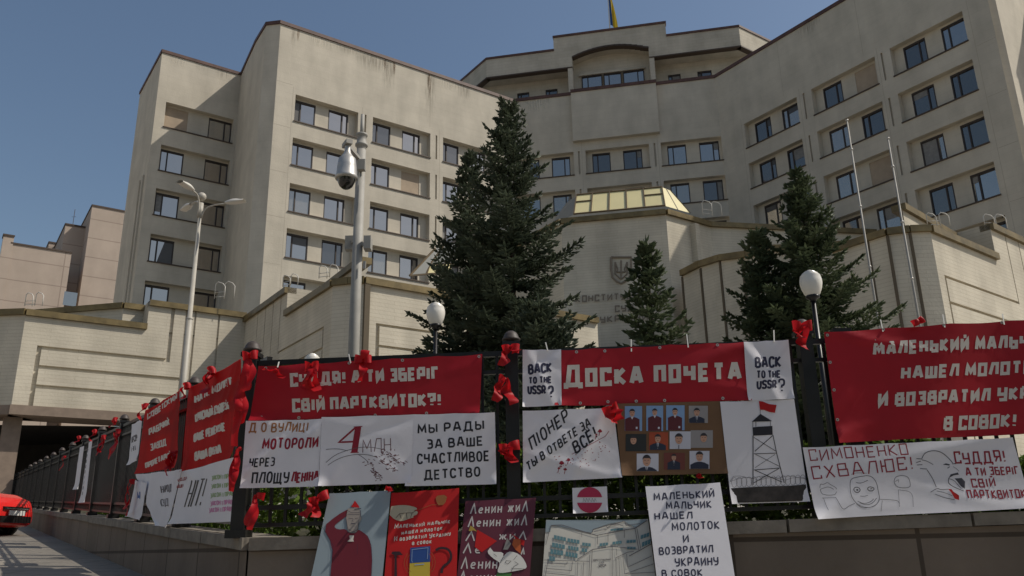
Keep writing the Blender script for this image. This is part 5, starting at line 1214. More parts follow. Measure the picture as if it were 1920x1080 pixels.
# --- watch tower poster
s11 = sheet('poster', PFR, [(1350, 753), (1489, 748), (1517, 941), (1371, 945)], .050, M['paper'], 'white poster with a drawn watchtower flying a red flag over barbed wire', 'poster', PG, amp=.002, seed=11, folds=0)
z = lambda pts: [(1340 + a / 4.909, 740 + b / 4.909) for a, b in pts]
p = Pen(s11)
p.fill(z([(340, 250), (420, 178), (525, 242), (515, 246)])); p.fill(z([(347, 302), (400, 296), (530, 288), (533, 370), (352, 378)]))
for c, w_ in (([(415, 60), (418, 180)], .7), ([(350, 250), (350, 300)], .9), ([(378, 250), (378, 296)], .9), ([(512, 245), (512, 290)], .7), ([(352, 378), (352, 830)], 1.7), ([(535, 370), (570, 540), (640, 812)], 1.4), ([(360, 395), (570, 525)], 1.0), ([(532, 378), (368, 522)], 1.3), ([(360, 545), (572, 538)], 1.2), ([(375, 550), (600, 662)], .9), ([(555, 550), (372, 672)], .7), ([(360, 694), (605, 674)], 1.3), ([(370, 696), (620, 805)], 1.3), ([(590, 680), (360, 812)], 1.1)): p.stroke(z(c), w_)
p.done('watchtower_drawing', M['ink'], s11.th)
p = Pen(s11); p.fill(z([(405, 60), (440, 64), (500, 88), (568, 96), (553, 168), (500, 160), (455, 142), (415, 138)]), .0012); p.done('red_flag_drawing', M['red2'], s11.th)
p = Pen(s11)
for i in range(15):
    x = 180 + i * 45; p.stroke(z([(x + 26 * math.cos(k), 808 - i * 1.8 + 46 * math.sin(k)) for k in [j * .55 for j in range(13)]]), .5)
for a in (0, 1): p.stroke(z([(140, 800)] + [(170 + k * 60, 790 - a * 14 - 28 * abs(math.sin(k * .8 + a))) for k in range(12)] + [(835, 790)]), .5)
p.done('barbed_wire_drawing', M['inkgrey'], s11.th)
p = Pen(s11); p.fill(z([(150, 862), (430, 846), (700, 838), (838, 826), (862, 960), (800, 978), (600, 985), (200, 996), (172, 985)])); p.done('dark_ground_drawing', mat('mud_brown_print', (.035, .028, .026), .5, var=.6, scale=14), s11.th)
# --- caricature sheet
s12 = sheet('poster', PFR, [(1505, 839), (1899, 820), (1937, 952), (1529, 974)], .060, M['paper'], 'long white sheet with pencil caricatures and crimson block letters under the largest banner', 'poster', PG, amp=.009, seed=12, curl=.35, nu=40)
z = lambda pts: [(1500 + a / 6.75, 820 + b / 6.75) for a, b in pts]; z2 = lambda pts: [(1700 + a / 6.75, 820 + b / 6.75) for a, b in pts]
p = Pen(s12)
for t, a, b, h, sw in (('СИМОНЕНКО', (1519, 864.5), (1703, 853), 21.5, 2.1), ('СХВАЛЮЄ!', (1524, 898.5), (1714, 881), 24.5, 2.4), ('СУДДЯ!', (1792, 870), (1888, 867), 23, 3.0), ('А ТИ ЗБЕРІГ', (1812, 892.6), (1913, 890), 16, 2.6), ('СВІЙ', (1823, 914), (1868, 913), 17, 2.6), ('ПАРТКВИТОК', (1814, 935.5), (1926, 934), 17, 2.6)): p.text(t, a, b, h, sw, up=(-.2, -1), jit=.05, seed=len(t))
p.done('lettering', M['inkred'], s12.th)
p = Pen(s12)
for c, w_ in (([(245, 640), (250, 590), (290, 600), (340, 568), (380, 600), (455, 640), (450, 660)], .8), ([(250, 660), (300, 640), (360, 625), (420, 660)], .8), ([(250, 660), (270, 730), (430, 735), (455, 690)], .8), ([(290, 770), (320, 880), (370, 990)], .7), ([(270, 770), (440, 765)], .7), ([(440, 760), (510, 900), (545, 915), (600, 870), (680, 838)], .8),
    ([(625, 690), (625, 560), (650, 520), (740, 500), (880, 480), (960, 560), (985, 700), (1000, 780), (960, 850), (880, 890), (800, 890), (720, 860), (650, 780), (625, 690)], 1.0), ([(700, 575), (760, 585), (850, 545)], .9), ([(665, 660), (690, 630), (740, 640), (755, 670), (730, 700), (690, 700), (665, 660)], 1.4), ([(845, 640), (880, 625), (925, 640), (930, 665), (890, 685), (850, 670), (845, 640)], 1.4), ([(700, 665), (725, 660), (720, 680), (700, 665)], 1.4), ([(880, 655), (905, 650)], 1.4), ([(750, 745), (800, 750), (850, 735)], .8), ([(715, 810), (790, 845), (880, 820), (920, 780)], .9), ([(740, 830), (820, 860), (900, 840), (960, 770)], .9), ([(700, 850), (780, 905), (900, 880)], .8),
    ([(1000, 785), (1120, 790), (1230, 800), (1250, 840)], .8), ([(1180, 570), (1200, 500), (1290, 480), (1370, 500), (1395, 580), (1390, 640), (1230, 640), (1180, 570)], .9), ([(1200, 560), (1250, 530), (1240, 570)], .7), ([(1240, 660), (1250, 880)], .6), ([(1250, 665), (1425, 690), (1425, 880)], .6), ([(640, 470), (700, 450), (840, 455)], .6), ([(1030, 800), (1010, 940)], .6)): p.stroke(chaikin(z(c)), w_)
for c, w_ in (([(190, 270), (220, 200), (320, 165), (420, 180), (500, 230), (570, 300), (590, 330)], 1.3), ([(120, 270), (190, 275)], 1.3), ([(120, 320), (180, 300)], 1.3), ([(130, 350), (200, 345)], 1.2), ([(170, 395), (260, 400)], 1.2), ([(190, 285), (260, 300), (340, 345)], 1.0), ([(260, 410), (320, 500), (350, 560), (375, 630)], 1.2), ([(300, 695), (390, 640), (430, 665), (530, 655)], 1.0), ([(360, 720), (470, 765), (600, 790)], .9), ([(380, 680), (480, 700), (570, 740)], .8), ([(540, 510), (525, 580), (600, 630), (720, 680)], 1.3), ([(530, 520), (600, 540), (650, 600), (690, 650)], .9), ([(590, 370), (640, 400), (665, 430)], .7), ([(520, 390), (550, 370)], 1.2)): p.stroke(chaikin(z2(c)), w_)
for c in ([(462, 345), (500, 328), (552, 342), (545, 356)], [(570, 340), (625, 322), (632, 336)], [(535, 515), (560, 468), (650, 445), (665, 470), (600, 480)], [(610, 520), (700, 515), (740, 560), (735, 650), (690, 620), (640, 555)]): p.fill(z2(c))
p.done('caricature_drawing', mat('dark_pencil', (.05, .05, .065), .7), s12.th)
p = Pen(s12); p.fill(z2([(525, 655), (565, 655), (590, 690), (655, 735), (655, 795), (600, 775), (560, 700)]), .001); p.done('red_tie_drawing', M['red2'], s12.th)
# --- little no-entry style sign
s13 = sheet('sign_sheet', PFR, [(1073, 915), (1138, 912), (1140, 960), (1074.5, 963)], .045, M['paper'], 'small white sheet with a red disc crossed by a white bar, alone below the posters', 'sign', amp=.001, seed=13, folds=0)
p = Pen(s13); cx, cy, rr = 1105.5, 937.5, 24
for sg in (1, -1):
    a0 = .22; p.fill([(cx + rr * math.cos(k), cy - sg * rr * math.sin(k)) for k in [a0 + i * (math.pi - 2 * a0) / 14 for i in range(15)]])
p.done('red_disc', mat('raspberry_marker', (.42, .025, .08), .6), s13.th)
p = Pen(s13)
for x in (1093, 1098, 1103, 1109, 1114): p.stroke([(x, 941), (x + 1.5, 934), (x + 4, 940)], .6)
p.done('faint_scribble', M['inkgrey'], s13.th)
# --- leaning posters in front of the low wall
def leaning(corners, off, mt, label, seed, tilt, grp='painted posters leaning at the wall', amp=.006):
    a = PFR.px(*corners[0], off); pl = Pl(a, 92, tilt=R_(tilt)); return sheet('leaning_poster', pl, corners, 0, mt, label, 'poster', grp, amp=amp * .3, seed=seed, nv=16, folds=0)
LBLUE = mat('pale_blue_print', (.25, .30, .33), .5)
s14 = leaning([(618, 925), (733, 919), (707, 1185), (560, 1185)], .075, LBLUE, 'pale blue painted poster of a saluting figure in dark red, leftmost on the wall', 14, 13)
z = lambda pts: [(580 + a / 6.353, 910 + b / 6.353) for a, b in pts]
DRED = mat('dark_red_print', (.14, .012, .022), .5); SKN = mat('grey_skin_print', (.30, .26, .23), .6)
p = Pen(s14); p.fill(chaikin(z([(455, 290), (330, 360), (160, 500), (280, 720), (265, 950), (235, 1240), (225, 1740), (700, 1740), (730, 1240), (750, 950), (745, 780), (715, 620), (640, 560), (585, 525), (560, 570), (470, 570), (435, 520), (340, 530), (290, 490), (360, 430), (470, 350)]), 1)); p.done('figure_drawing', DRED, s14.th)
p = Pen(s14); p.lift = .0056; p.fill(z([(460, 280), (600, 270), (622, 400), (590, 460), (585, 530), (555, 562), (475, 560), (455, 520), (440, 400)])); p.done('face_drawing', SKN, s14.th)
p = Pen(s14); p.lift = .0068; p.fill(z([(500, 262), (545, 185), (590, 245), (600, 270)]))
p.done('cap_drawing', M['red2'], s14.th)
p = Pen(s14); p.lift = .0080
for c, w_ in (([(455, 300), (500, 330), (600, 330)], .7), ([(455, 350), (600, 352)], .6), ([(470, 395), (520, 400)], .8), ([(545, 398), (590, 392)], .8), ([(497, 462), (545, 455)], 1.3), ([(525, 400), (515, 430), (535, 432)], .6), ([(440, 400), (460, 520), (520, 560), (580, 530), (595, 420)], .7), ([(540, 290), (620, 280)], 1.4), ([(610, 300), (615, 380)], 1.2), ([(575, 700), (575, 820)], .5), ([(690, 600), (740, 720), (750, 900), (740, 1100)], .6), ([(160, 500), (285, 720), (270, 900)], .6)): p.stroke(z(c), w_)
p.done('outline_drawing', M['inkblue'], s14.th)
p = Pen(s14); p.lift = .0068; p.fill(z([(480, 600), (535, 600), (525, 650), (535, 672), (455, 672), (485, 640)])); p.done('badge_drawing', M['offwhite'], s14.th)
s15 = leaning([(734, 924), (861, 915), (853, 1185), (712, 1185)], .07, M['red2'], 'bright red poster with white script, hammer, sickle and blue and yellow block', 15, 14)
z = lambda pts: [(710 + a / 6.353, 910 + b / 6.353) for a, b in pts]; q = lambda x, y: z([(x, y)])[0]
p = Pen(s15)
for t, a, b, h in (('Маленький мальчик', (185, 520), (850, 455), 60), ('нашёл молоток', (270, 590), (760, 535), 55), ('И возвратил Украину', (180, 668), (855, 605), 60), ('в совок', (395, 712), (630, 690), 55)): p.text(t, q(*a), q(*b), h / 6.353, 1.25, hand=True, lc=.68, jit=.08, up=(.12, -1), seed=len(t))
p.done('lettering', M['offwhite'], s15.th)
p = Pen(s15); p.fill(chaikin(z([(150, 250), (260, 235), (360, 240), (450, 265), (460, 290), (410, 300), (470, 310), (460, 350), (410, 365), (420, 385), (370, 395), (280, 432), (190, 410), (130, 350)]), 1)); p.done('hands_drawing', mat('cream_print', (.42, .37, .27), .6), s15.th)
p = Pen(s15); p.lift = .0056
for c in ([(205, 390), (250, 340), (270, 400)], [(250, 340), (330, 330), (340, 400)], [(330, 330), (400, 330), (450, 300)], [(400, 330), (380, 390)]): p.stroke(z(c), .8)
p.fill(z([(150, 815), (165, 790), (250, 788), (290, 830), (215, 835), (225, 1300), (185, 1300), (190, 835)])); p.stroke(chaikin(z([(680, 775), (740, 745), (830, 760), (870, 830), (850, 920), (760, 970), (750, 1050)])), 4.6, taper=False); p.done('hammer_and_sickle_drawing', mat('brownish_black_print', (.03, .008, .012), .6), s15.th)
p = Pen(s15); p.fill(z([(378, 745), (615, 725), (615, 912), (370, 928)])); p.done('blue_field_drawing', mat('blue_print', (.02, .06, .22), .5), s15.th)
p = Pen(s15); p.fill(z([(370, 930), (612, 914), (606, 1500), (352, 1500)])); p.done('yellow_field_drawing', mat('yellow_print', (.48, .36, .04), .5), s15.th)
p = Pen(s15); p.lift = .0056
for c, w_ in (([(400, 770), (395, 900), (405, 920)], 1.0), ([(395, 768), (590, 745), (580, 880)], 1.0), ([(430, 950), (545, 940)], 1.6)): p.stroke(z(c), w_)
p.done('outline_drawing', mat('pale_blue_line', (.25, .33, .48), .6), s15.th)
p = Pen(s15)
for rx_ in (155, 185): p.stroke(z([(490 + rx_ * math.cos(k), 920 + rx_ * .95 * math.sin(k)) for k in [2.3 + i * .19 for i in range(9)]]), .7); p.stroke(z([(490 + rx_ * math.cos(k), 920 + rx_ * .95 * math.sin(k)) for k in [-.8 + i * .19 for i in range(9)]]), .7)
p.stroke(z([(465, 300), (560, 260), (640, 232), (690, 235)]), .8); p.fill(z([(680, 150), (700, 125), (780, 115), (815, 140), (800, 200), (770, 235), (710, 240), (690, 200)]))
p.done('ochre_drawing', mat('ochre_print', (.25, .09, .025), .6), s15.th)
s16 = leaning([(873, 939), (1005, 933), (985, 1185), (845, 1185)], .07, mat('burgundy_print', (.10, .016, .030), .5), 'burgundy painted poster repeating a white two word line, with a white figure', 16, 14)
z = lambda pts: [(850 + a / 6.353, 910 + b / 6.353) for a, b in pts]; q = lambda x, y: z([(x, y)])[0]
p = Pen(s16)
for a, b, h, t in (((195, 345), (890, 315), 135, 'λεнин жиλ'), ((168, 502), (880, 480), 135, 'λεнин жиλ'), ((140, 668), (258, 668), 125, 'λ'), ((540, 650), (870, 655), 110, 'жиλ'), ((110, 815), (330, 815), 130, 'λε'), ((800, 830), (850, 828), 90, 'λ'), ((85, 1000), (520, 995), 150, 'λεнин'), ((60, 1165), (500, 1160), 150, 'λεнин'), ((35, 1330), (480, 1325), 150, 'λεнин')): p.text(t, q(*a), q(*b), h / 6.353, 2.0, hand=True, lc=.62, up=(.1, -1), jit=.03)
p.done('lettering', mat('white_print', (.50, .47, .45), .5), s16.th)
p = Pen(s16); p.lift = .00245; p.fill(z([(285, 530), (520, 665), (340, 800), (255, 735)])); p.fill(z([(700, 580), (790, 640), (850, 660), (840, 720), (790, 700)])); p.done('red_cloth_drawing', M['red2'], s16.th)
p = Pen(s16); p.lift = .0064; p.fill(chaikin(z([(440, 745), (400, 800), (470, 870), (520, 900), (560, 930), (520, 1030), (560, 1050), (700, 1030), (860, 1000), (880, 960), (820, 850), (740, 800), (650, 790), (590, 860), (600, 800), (480, 795)]), 1)); p.done('white_figure_drawing', mat('white_print2', (.62, .60, .56), .5), s16.th)
p = Pen(s16); p.lift = .0074; p.fill(z([(640, 630), (690, 700), (650, 770), (595, 770)])); p.done('grey_head_drawing', mat('grey_print', (.20, .19, .18), .5), s16.th)
p = Pen(s16); p.lift = .0074; p.fill(z([(720, 640), (800, 650), (805, 815), (740, 770), (700, 710)])); p.done('orange_hair_drawing', mat('orange_print', (.42, .09, .02), .5), s16.th)
p = Pen(s16); p.lift = .0074; p.fill(z([(185, 545), (205, 485), (235, 500), (285, 555), (240, 540), (200, 550)])); p.done('yellow_star_drawing', mat('mustard_print', (.35, .24, .04), .5), s16.th)
p = Pen(s16); p.lift = .00248; p.fill(z([(525, 1040), (700, 1045), (640, 1200), (480, 1180)])); p.done('green_skirt_drawing', mat('green_print', (.06, .17, .04), .5), s16.th)
p = Pen(s16); p.lift = .0085
for c in ([(600, 850), (560, 930)], [(630, 900), (690, 905), (650, 940), (620, 925), (630, 900)], [(760, 840), (720, 890)], [(730, 910), (775, 940), (720, 970), (690, 1030)], [(690, 990), (860, 1000)], [(480, 820), (520, 850)]): p.stroke(z(c), .7)
p.done('outline_drawing', M['ink'], s16.th)
s17 = leaning([(1024, 975), (1215, 973), (1243, 1185), (1010, 1185)], .07, mat('cream_paper', (.50, .48, .43), .6), 'cream poster with a line drawing of the courthouse itself', 17, 16)
z = lambda pts: [(1010 + a / 8.31, 950 + b / 8.31) for a, b in pts]
p = Pen(s17); p.fill(z([(118, 214), (1690, 204), (1500, 330), (1330, 225), (1090, 270), (850, 350), (830, 410), (200, 290), (180, 400), (105, 400)])); p.done('sky_drawing', mat('grey_blue_print', (.22, .27, .30), .6), s17.th)
p = Pen(s17); p.lift = .0056
for c, w_ in (([(195, 295), (360, 290), (560, 350), (900, 450)], 1.5), ([(900, 450), (1300, 370), (1500, 340), (1690, 215)], 1.2), ([(850, 355), (1090, 290), (1340, 225), (1360, 295), (1580, 262)], 1.0), ([(830, 410), (850, 355)], 1.0), ([(1050, 300), (1080, 340)], .8), ([(1060, 335), (1130, 290), (1230, 275), (1310, 300)], .9), ([(860, 395), (1060, 350)], .8), ([(190, 300), (110, 600)], .9), ([(915, 450), (915, 590)], .8), ([(1080, 415), (1080, 550)], .8), ([(1335, 360), (1335, 490)], .7), ([(1500, 340), (1560, 680)], 1.0), ([(1530, 340), (1590, 660)], .9), ([(670, 410), (670, 480)], .6),
    ([(80, 835), (790, 855)], .9), ([(600, 825), (840, 670), (1140, 620)], 1.2), ([(1140, 620), (1540, 665)], 1.0), ([(1145, 625), (1145, 1300)], .9), ([(835, 670), (800, 1300)], .9), ([(790, 750), (780, 1300)], .7), ([(1210, 660), (1215, 760)], .7), ([(1200, 800), (1390, 710), (1480, 700)], 1.0), ([(1410, 770), (1560, 690), (1760, 580)], 1.3), ([(1200, 800), (1215, 1300)], .8), ([(1250, 790), (1270, 1300)], .7), ([(1310, 760), (1340, 1050), (1800, 890)], .8), ([(1370, 740), (1385, 945), (1760, 770)], .8), ([(1330, 1050), (1840, 1020)], .8), ([(140, 870), (100, 1100), (80, 1300)], .9), ([(130, 880), (440, 900), (445, 860)], .9), ([(110, 965), (510, 1000), (525, 860)], .9), ([(100, 1035), (560, 1080)], .9), ([(610, 865), (590, 1300)], .8), ([(700, 870), (680, 1300)], .8)): p.stroke(z(c), w_)
p.text('КОНСТИТУЦІЙНИЙ', z([(845, 846)])[0], z([(1125, 836)])[0], 3.2, .7); p.text('СУД', z([(945, 885)])[0], z([(1020, 880)])[0], 2.8, .6); p.text('УРСР', z([(935, 940)])[0], z([(1050, 935)])[0], 4.5, .9)
p.done('building_drawing', M['inkgrey'], s17.th)
p = Pen(s17); p.lift = .0056
for (x, y, n_, w_, h_, sl) in ((240, 445, 4, 42, 60, .22), (450, 495, 4, 42, 60, .16), (680, 560, 3, 40, 50, .12), (210, 560, 4, 45, 70, .2), (460, 610, 4, 36, 60, .16), (670, 650, 2, 40, 55, .1), (185, 665, 4, 45, 75, .14), (420, 705, 4, 42, 70, .16), (165, 775, 2, 42, 75, .1), (1120, 350, 4, 44, 32, -.1), (950, 575, 3, 40, 45, -.12), (1150, 550, 3, 44, 45, -.12), (1370, 525, 3, 44, 45, -.06), (1590, 450, 3, 40, 60, -.35), (1610, 560, 3, 40, 70, -.4), (1380, 625, 3, 40, 40, .05)):
    for i in range(n_):
        a = x + i * (w_ + 6); b = y + (a - x) * sl; p.fill(z([(a, b), (a + w_, b + w_ * sl), (a + w_ - 3, b + h_ + w_ * sl), (a - 3, b + h_)]))
p.done('windows_drawing', mat('teal_print', (.09, .19, .22), .6), s17.th)
s18 = leaning([(1210, 912), (1350, 904.5), (1394, 1185), (1244, 1185)], .095, M['paper'], 'tall white leaning poster with the verse in eight dark lines', 18, 12)
p = Pen(s18)
for t, a, b, h in (('МАЛЕНЬКИЙ', (1226, 939), (1340, 932.5), 14.5), ('МАЛЬЧИК', (1249, 955), (1335, 953), 14.5), ('НАШЕЛ', (1227.5, 975.5), (1299, 972.5), 14), ('МОЛОТОК', (1260, 995.5), (1350, 992), 15.5), ('И', (1281, 1017), (1292, 1017), 15), ('ВОЗВРАТИЛ', (1236, 1041), (1338, 1036), 15), ('УКРАИНУ', (1266, 1062), (1348, 1060), 16.5), ('В СОВОК', (1241, 1082), (1318, 1080), 14)): p.text(t, a, b, h, 2.0, hand=True, jit=.05, seed=len(t), up=(-.08, -1))
p.done('lettering', M['inkblue'], s18.th)

# --- sheets on the left fence
l1 = sheet('banner', PFL, [(352, 728), (450, 673), (438, 857), (341, 883)], .04, M['red3'], 'nearest red banner on the left fence, four lines of block letters', 'banner', BG, amp=.008, seed=21)
p = Pen(l1)
for t, a, b, h in (('НА Л. МОЛОТ', (365, 757), (437, 721), 15), ('КРАСНЫЙ СУДЕЙ', (364, 793), (430, 768), 16.5), ('ВАШЕ РЕШЕНИЕ', (361, 830), (424, 807.5), 16), ('ВАША ВИНА', (364, 865), (417, 850), 17)): p.text(t, a, b, h, 3.0, gap=.2)
p.done('lettering', M['offwhite'], l1.th)
l2 = sheet('banner', PFL, [(272, 769), (338, 731), (332, 875), (257, 889)], .04, M['red3'], 'farther red banner on the left fence, beyond its nearest one', 'banner', BG, amp=.008, seed=22)
p = Pen(l2)
for t, a, b, h in (('СОВЕТСКИЙ', (276, 787), (334, 748), 11), ('РАБОЧИЙ', (279, 817), (319, 797), 13), ('ЗАВОД', (280, 846), (313, 835), 13), ('ПРОЛЕТАРИЙ', (272, 879), (322, 857), 11)): p.text(t, a, b, h, 2.3, gap=.2)
p.done('lettering', M['offwhite'], l2.th)
l3 = sheet('poster', PFL, [(342, 884), (438, 857), (444, 977), (320, 983)], .055, M['paper'], 'white poster with a slanting black shout and green and pink lines', 'poster', PG, amp=.008, seed=23)
p = Pen(l3); p.text('НІТ!', (346, 951), (374, 949), 54, 2.2, up=(.27, -.96), jit=.02)
p.done('lettering', M['ink'], l3.th)
for nm, mm, ls in (('green_lettering', 'inkgreen', ((398, 901, 441, 896, 9), (397, 917, 441, 913, 9), (396, 934, 443, 929, 9))), ('pink_lettering', 'inkpink', ((396, 949, 440, 945, 9), (393, 962, 438, 958, 9))), ('red_lettering', 'inkred', ((330, 905, 352, 899, 6), (328, 917, 345, 913, 6)))):
    p = Pen(l3)
    for (a, b, c, e_, h) in ls: p.text('ЗАКОН І ПРАВО' if h > 6 else 'СУДДІ', (a, b), (c, e_), h, 1.1, hand=True, jit=.08)
    p.done(nm, M[mm], l3.th)
l4 = sheet('poster', PFL, [(256, 889), (342, 880), (318, 990), (292, 986)], .05, M['paper'], 'pale crumpled poster hanging below the farther left banner', 'poster', PG, amp=.014, seed=24, freq=1.6)
p = Pen(l4); p.text('НАРОД', (300, 925), (322, 921), 14, 1.2, hand=True); p.text('СУД', (298, 950), (316, 948), 14, 1.2, hand=True); p.done('lettering', M['inkgrey'], l4.th)
l5 = sheet('poster', PFL, [(256, 900), (275, 905), (263, 976), (240, 968)], .075, M['paper'], 'narrow tilted white sheet with a blue mark at the lower end of the left posters', 'poster', PG, amp=.008, seed=25)
p = Pen(l5); p.fill([(259, 922), (265, 922), (264, 936), (257, 936)]); p.done('blue_mark', M['inkblue2'], l5.th)
l6 = sheet('poster', PFL, [(247, 796), (266, 784), (257, 862), (240, 873)], .045, M['paper'], 'white sheet half hidden behind the far end of the farther left banner', 'poster', PG, amp=.006, seed=26)
p = Pen(l6); p.text('УРСР', (246, 832), (257, 826), 12, 1.2, hand=True); p.text('НІ', (246, 848), (254, 844), 10, 1.2, hand=True); p.done('lettering', M['inkgrey'], l6.th)
l7 = sheet('paper_strip', PFL, [(150, 839), (157, 836), (147, 917), (139, 918)], .06, M['paper'], 'farther of two long white paper strips on the left fence', 'paper strip', 'white paper strips', amp=.006, seed=27)
l8 = sheet('paper_strip', PFL, [(166, 830), (174, 826), (160, 942), (149, 943)], .06, M['paper'], 'nearer and longer of two white paper strips on the left fence', 'paper strip', 'white paper strips', amp=.006, seed=28)
p = Pen(l8)
for i in range(9): p.stroke([(164 - i * 1.0, 842 + i * 10), (163 - i * 1.0, 848 + i * 10)], 1.4)
p.done('lettering', M['inkgrey'], l8.th)

# carved inscription on the entrance block, letters standing off the wall
class Wallpen(Pen): pass
sI = Sheet(PB, [(1050, 500), (1250, 500), (1250, 620), (1050, 620)], .06, amp=0)
p = Pen(sI); p.lift = .04; p.text('КОНСТИТУЦІЙНИЙ', (1079, 568), (1240, 558), 13, 2.6, up=(.01, -1)); p.text('СУД', (1153, 586), (1190, 583), 13, 2.6); p.text('УКРАЇНИ', (1125, 606), (1215, 601), 13, 2.6)
io = p.mb.build('inscription', M['carved'], court)

# ------------------------------------------------------------------ red ribbons
RBN = [0]
def ribbon(pl, x, y, size, label, loops=((-1, .2), (1, .1)), tails=((-.5, 1.6), (.5, 1.3)), off=.08, wd=.04, seed=0):
    """bow of satin ribbon: knot, loops as closed strips, tails as hanging wavy strips; size in photo pixels of a loop"""
    r = random.Random(seed * 13 + 5); k = (pl.px(x, y) - camo.matrix_world.translation).length / FPX; S = size * k
    c = pl.px(x, y, off); th = thing('ribbon_bow', tuple(c), label, 'ribbon', 'red ribbon bows on the fence'); e, n = pl.e, pl.n; sgn = 1 if RX.dot(e) > 0 else -1; e = e * sgn
    mb = MB(); mb.lathe(c, [(0, -.02), (.014, -.015), (.018, 0), (.014, .015), (0, .02)], 10, ax=(e * .6 + Z * .4).normalized()); mb.build('knot', M['ribbon'], th, smooth=True)
    wd = min(wd, S * .42)
    def strip_mesh(pts, sides, ws, nm):
        mb = MB(); m = len(pts); vs = []
        for p_, s_, w_ in zip(pts, sides, ws):
            for t in (-1, -.33, .33, 1): vs.append(p_ + s_ * (w_ * t) + n * (.012 * (1 - t * t) * math.sin(p_.z * 23 + seed)))
        fs = [(i * 4 + j, i * 4 + j + 1, i * 4 + j + 5, i * 4 + j + 4) for i in range(m - 1) for j in range(3)]
        mb.add(vs, fs); mb.build(nm, M['ribbon'], th, smooth=True)
    for (sx, sy) in loops:
        pts = []; sd = []; ws = []; L = S * r.uniform(.5, .95); dv = (e * sx + Z * sy).normalized(); up = n.cross(dv).normalized() * (1 if n.cross(dv).z > 0 else -1); tw = r.uniform(-.5, .5)
        for i in range(17):
            a = i / 16 * 2 * math.pi; rad = L * .5
            p_ = c + dv * (rad * (1 - math.cos(a)) * .98) + n * (.030 * math.sin(a) + .012) + up * (L * .16 * math.sin(a * .5) * (-.6 if sy < 0 else .3))
            pts.append(p_); sd.append((up * math.cos(tw * math.sin(a / 2)) + n * math.sin(tw * math.sin(a / 2) + .25 * math.sin(a))).normalized()); ws.append(wd * (.28 + .72 * math.sin(a / 2) ** .7))
        strip_mesh(pts, sd, ws, 'loop')
    for (sx, ln) in tails:
        pts = []; sd = []; ws = []; L = S * ln; ph = r.uniform(0, 6); q = r.uniform(.8, 1.3)
        for i in range(15):
            t = i / 14; p_ = c + e * (sx * S * .7 * (t ** .7) + .018 * math.sin(t * 7 + ph)) - Z * (L * t) + n * (.03 + .03 * math.sin(t * 6 * q + ph) + .03 * t); pts.append(p_)
            an = (.9 if ln < 2.5 else .38) * math.sin(t * 4.2 * q + ph); sd.append((e * math.cos(an) + n * math.sin(an) + Z * (sx * .35)).normalized()); ws.append(wd * (.35 + .65 * min(1, t * 2.2)) * (1 if i < 14 else .9))
        strip_mesh(pts, sd, ws, 'tail')
    RBN[0] += 1
rb = ribbon
rb(PFR, 957, 652, 26, 'red bow tied under the cap of the middle post', ((-1, -.3), (1, -.1)), ((-.9, 1.4), (.6, .5)), seed=1)
rb(PFR, 946, 712, 22, 'red bow at the middle of the middle post, tails drooping left and right', ((-1, .1),), ((-1.2, 1.9), (.5, 1.6), (.9, 2.2)), seed=2)
rb(PFR, 953, 838, 24, 'red bow low on the middle post beside the pioneer poster', ((-1, -.2), (1, .1)), ((-.5, .7), (.45, 1.2)), seed=3)
rb(PFR, 585, 688, 24, 'red bow hiding letters at the top left of the party card banner', ((-1, 0), (1, .0)), ((-.4, 1.8), (.9, 1.9), (.3, 1.6)), seed=4)
rb(PFR, 683, 676, 20, 'puffy red bow on the top rail beside the camera pole', ((-1, .1), (1, .1), (.2, 1)), ((-.1, 2.0),), seed=5)
rb(PFR, 516, 695, 16, 'thin red ribbon end at the left of the party card banner', (), ((-1.6, 0), (1.6, 1.0)), wd=.02, seed=6)
rb(PFR, 470, 668, 20, 'long red ribbon falling from the cap of the corner post', ((-1, .0), (1, .1)), ((-.7, 4.2), (.5, 3.2)), off=.13, seed=7)
rb(PFR, 458, 726, 17, 'second red bow down the corner post, with a straight tail', ((-1, 0), (1, .1)), ((-.5, 3.4), (.6, 3.8), (-.3, 6.0)), off=.13, seed=8)
rb(PFR, 449, 842, 13, 'long dark red ribbon beside the street directions poster', (), ((-.2, 5.0), (-.7, 5.5), (.1, 4.0)), off=.12, seed=9)
rb(PFR, 484, 928, 16, 'red ribbon hanging at the foot of the corner post', ((1, -.2),), ((-.3, 3.6), (-.8, 3.2)), seed=10)
rb(PFR, 597, 936, 22, 'red bow above the left corner of the saluting figure poster', ((-1, -.4), (1, .4)), ((-1.3, 1.3), (-.2, 1.4)), off=.13, seed=11)
rb(PFR, 730, 917, 9, 'tiny pinkish bow between the two leftmost leaning posters', ((-1, .3), (1, -.3)), ((.6, .8),), off=.13, seed=12)
rb(PFR, 1148, 766, 22, 'red bow at the corner where the pioneer poster meets the photo board', ((-1, -.4), (1, .3)), ((-.2, 1.3), (.9, 1.0)), off=.11, seed=13)
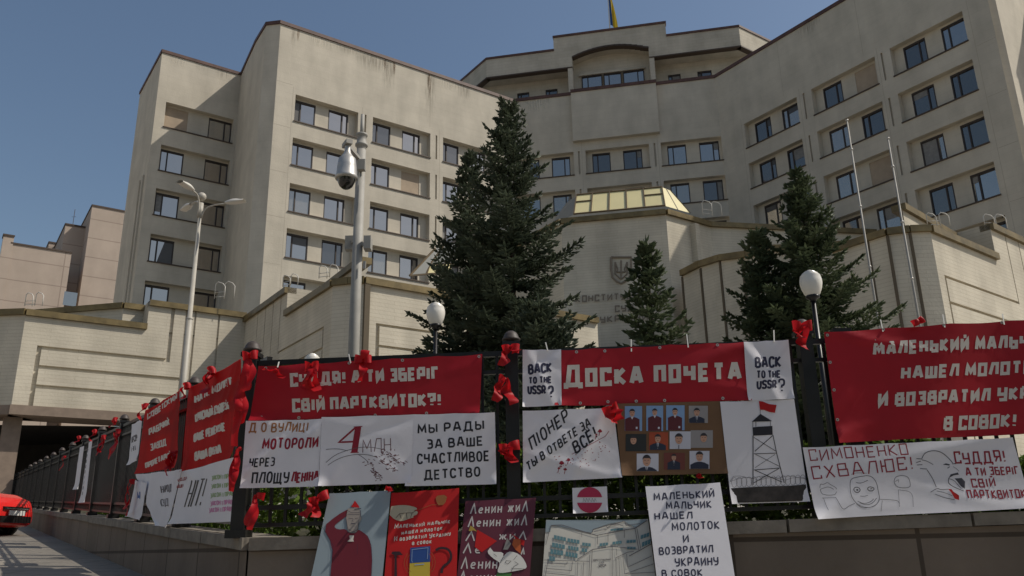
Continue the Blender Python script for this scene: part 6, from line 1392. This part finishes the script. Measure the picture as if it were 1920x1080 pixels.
rb(PFR, 1502, 612, 24, 'red bow under the cap of the post left of the largest banner', ((-1, .0), (1, .0)), ((-.1, 1.9), (-.7, 1.0)), seed=14)
rb(PFR, 1722, 604, 15, 'small red ribbon end sticking up from the largest banner', ((1, .55), (-1, -.2)), (), wd=.03, seed=15)
rb(PFR, 1310, 892, 6, 'tiny red ribbon knot at the bottom edge of the photo board', ((1, .3), (-1, .2)), ((0, 1.0),), seed=16)
rb(PFL, 352, 726, 13, 'red bow below the second post cap of the left fence', ((1, .2), (-1, .2)), ((.3, 1.6),), seed=17)
rb(PFL, 398, 700, 20, 'flat red ribbon on top of the nearest left banner', ((1, .45), (-1, -.4)), ((-.5, 1.6), (.1, 1.8)), seed=18)
rb(PFL, 273, 764, 11, 'red bow below the third post cap of the left fence', ((1, .2), (-1, .2)), ((0, 2.0),), seed=19)
rb(PFL, 217, 790, 9, 'red bow at the fourth post cap of the left fence', ((1, .3), (-1, .1)), ((.2, 1.2),), seed=20)
rb(PFL, 178, 812, 8, 'red bow at the fifth post cap of the left fence', ((1, .3), (-1, .1)), ((.2, 1.6),), seed=21)
rb(PFL, 149, 822, 6, 'red bow at the sixth post cap of the left fence', ((1, .3), (-1, .1)), ((.1, 1.5),), seed=22)
rb(PFL, 222, 812, 13, 'big drooping red ribbon on the rail left of the white sheet', ((1, .3), (-1, -.4)), ((-.4, 3.2), (.3, 2.8), (.9, 2.4)), seed=23)
rb(PFL, 196, 822, 9, 'drooping red ribbon halfway along the rail towards the paper strips', ((1, .2),), ((0, 3.0), (-.6, 2.4)), seed=24)
rb(PFL, 330, 848, 13, 'dark red ribbon between the two left banners', ((-1, -.5),), ((-.9, 2.2), (.1, 2.0), (-.4, 2.8)), off=.14, seed=25)
rb(PFL, 250, 905, 10, 'red ribbon hanging low at the far edge of the left posters', ((1, .2),), ((-.6, 5.0), (-.2, 4.0)), off=.13, seed=26)
rb(PFL, 122, 858, 5, 'small red ribbon on the far part of the left fence', ((1, .1),), ((0, 4.0),), seed=27)
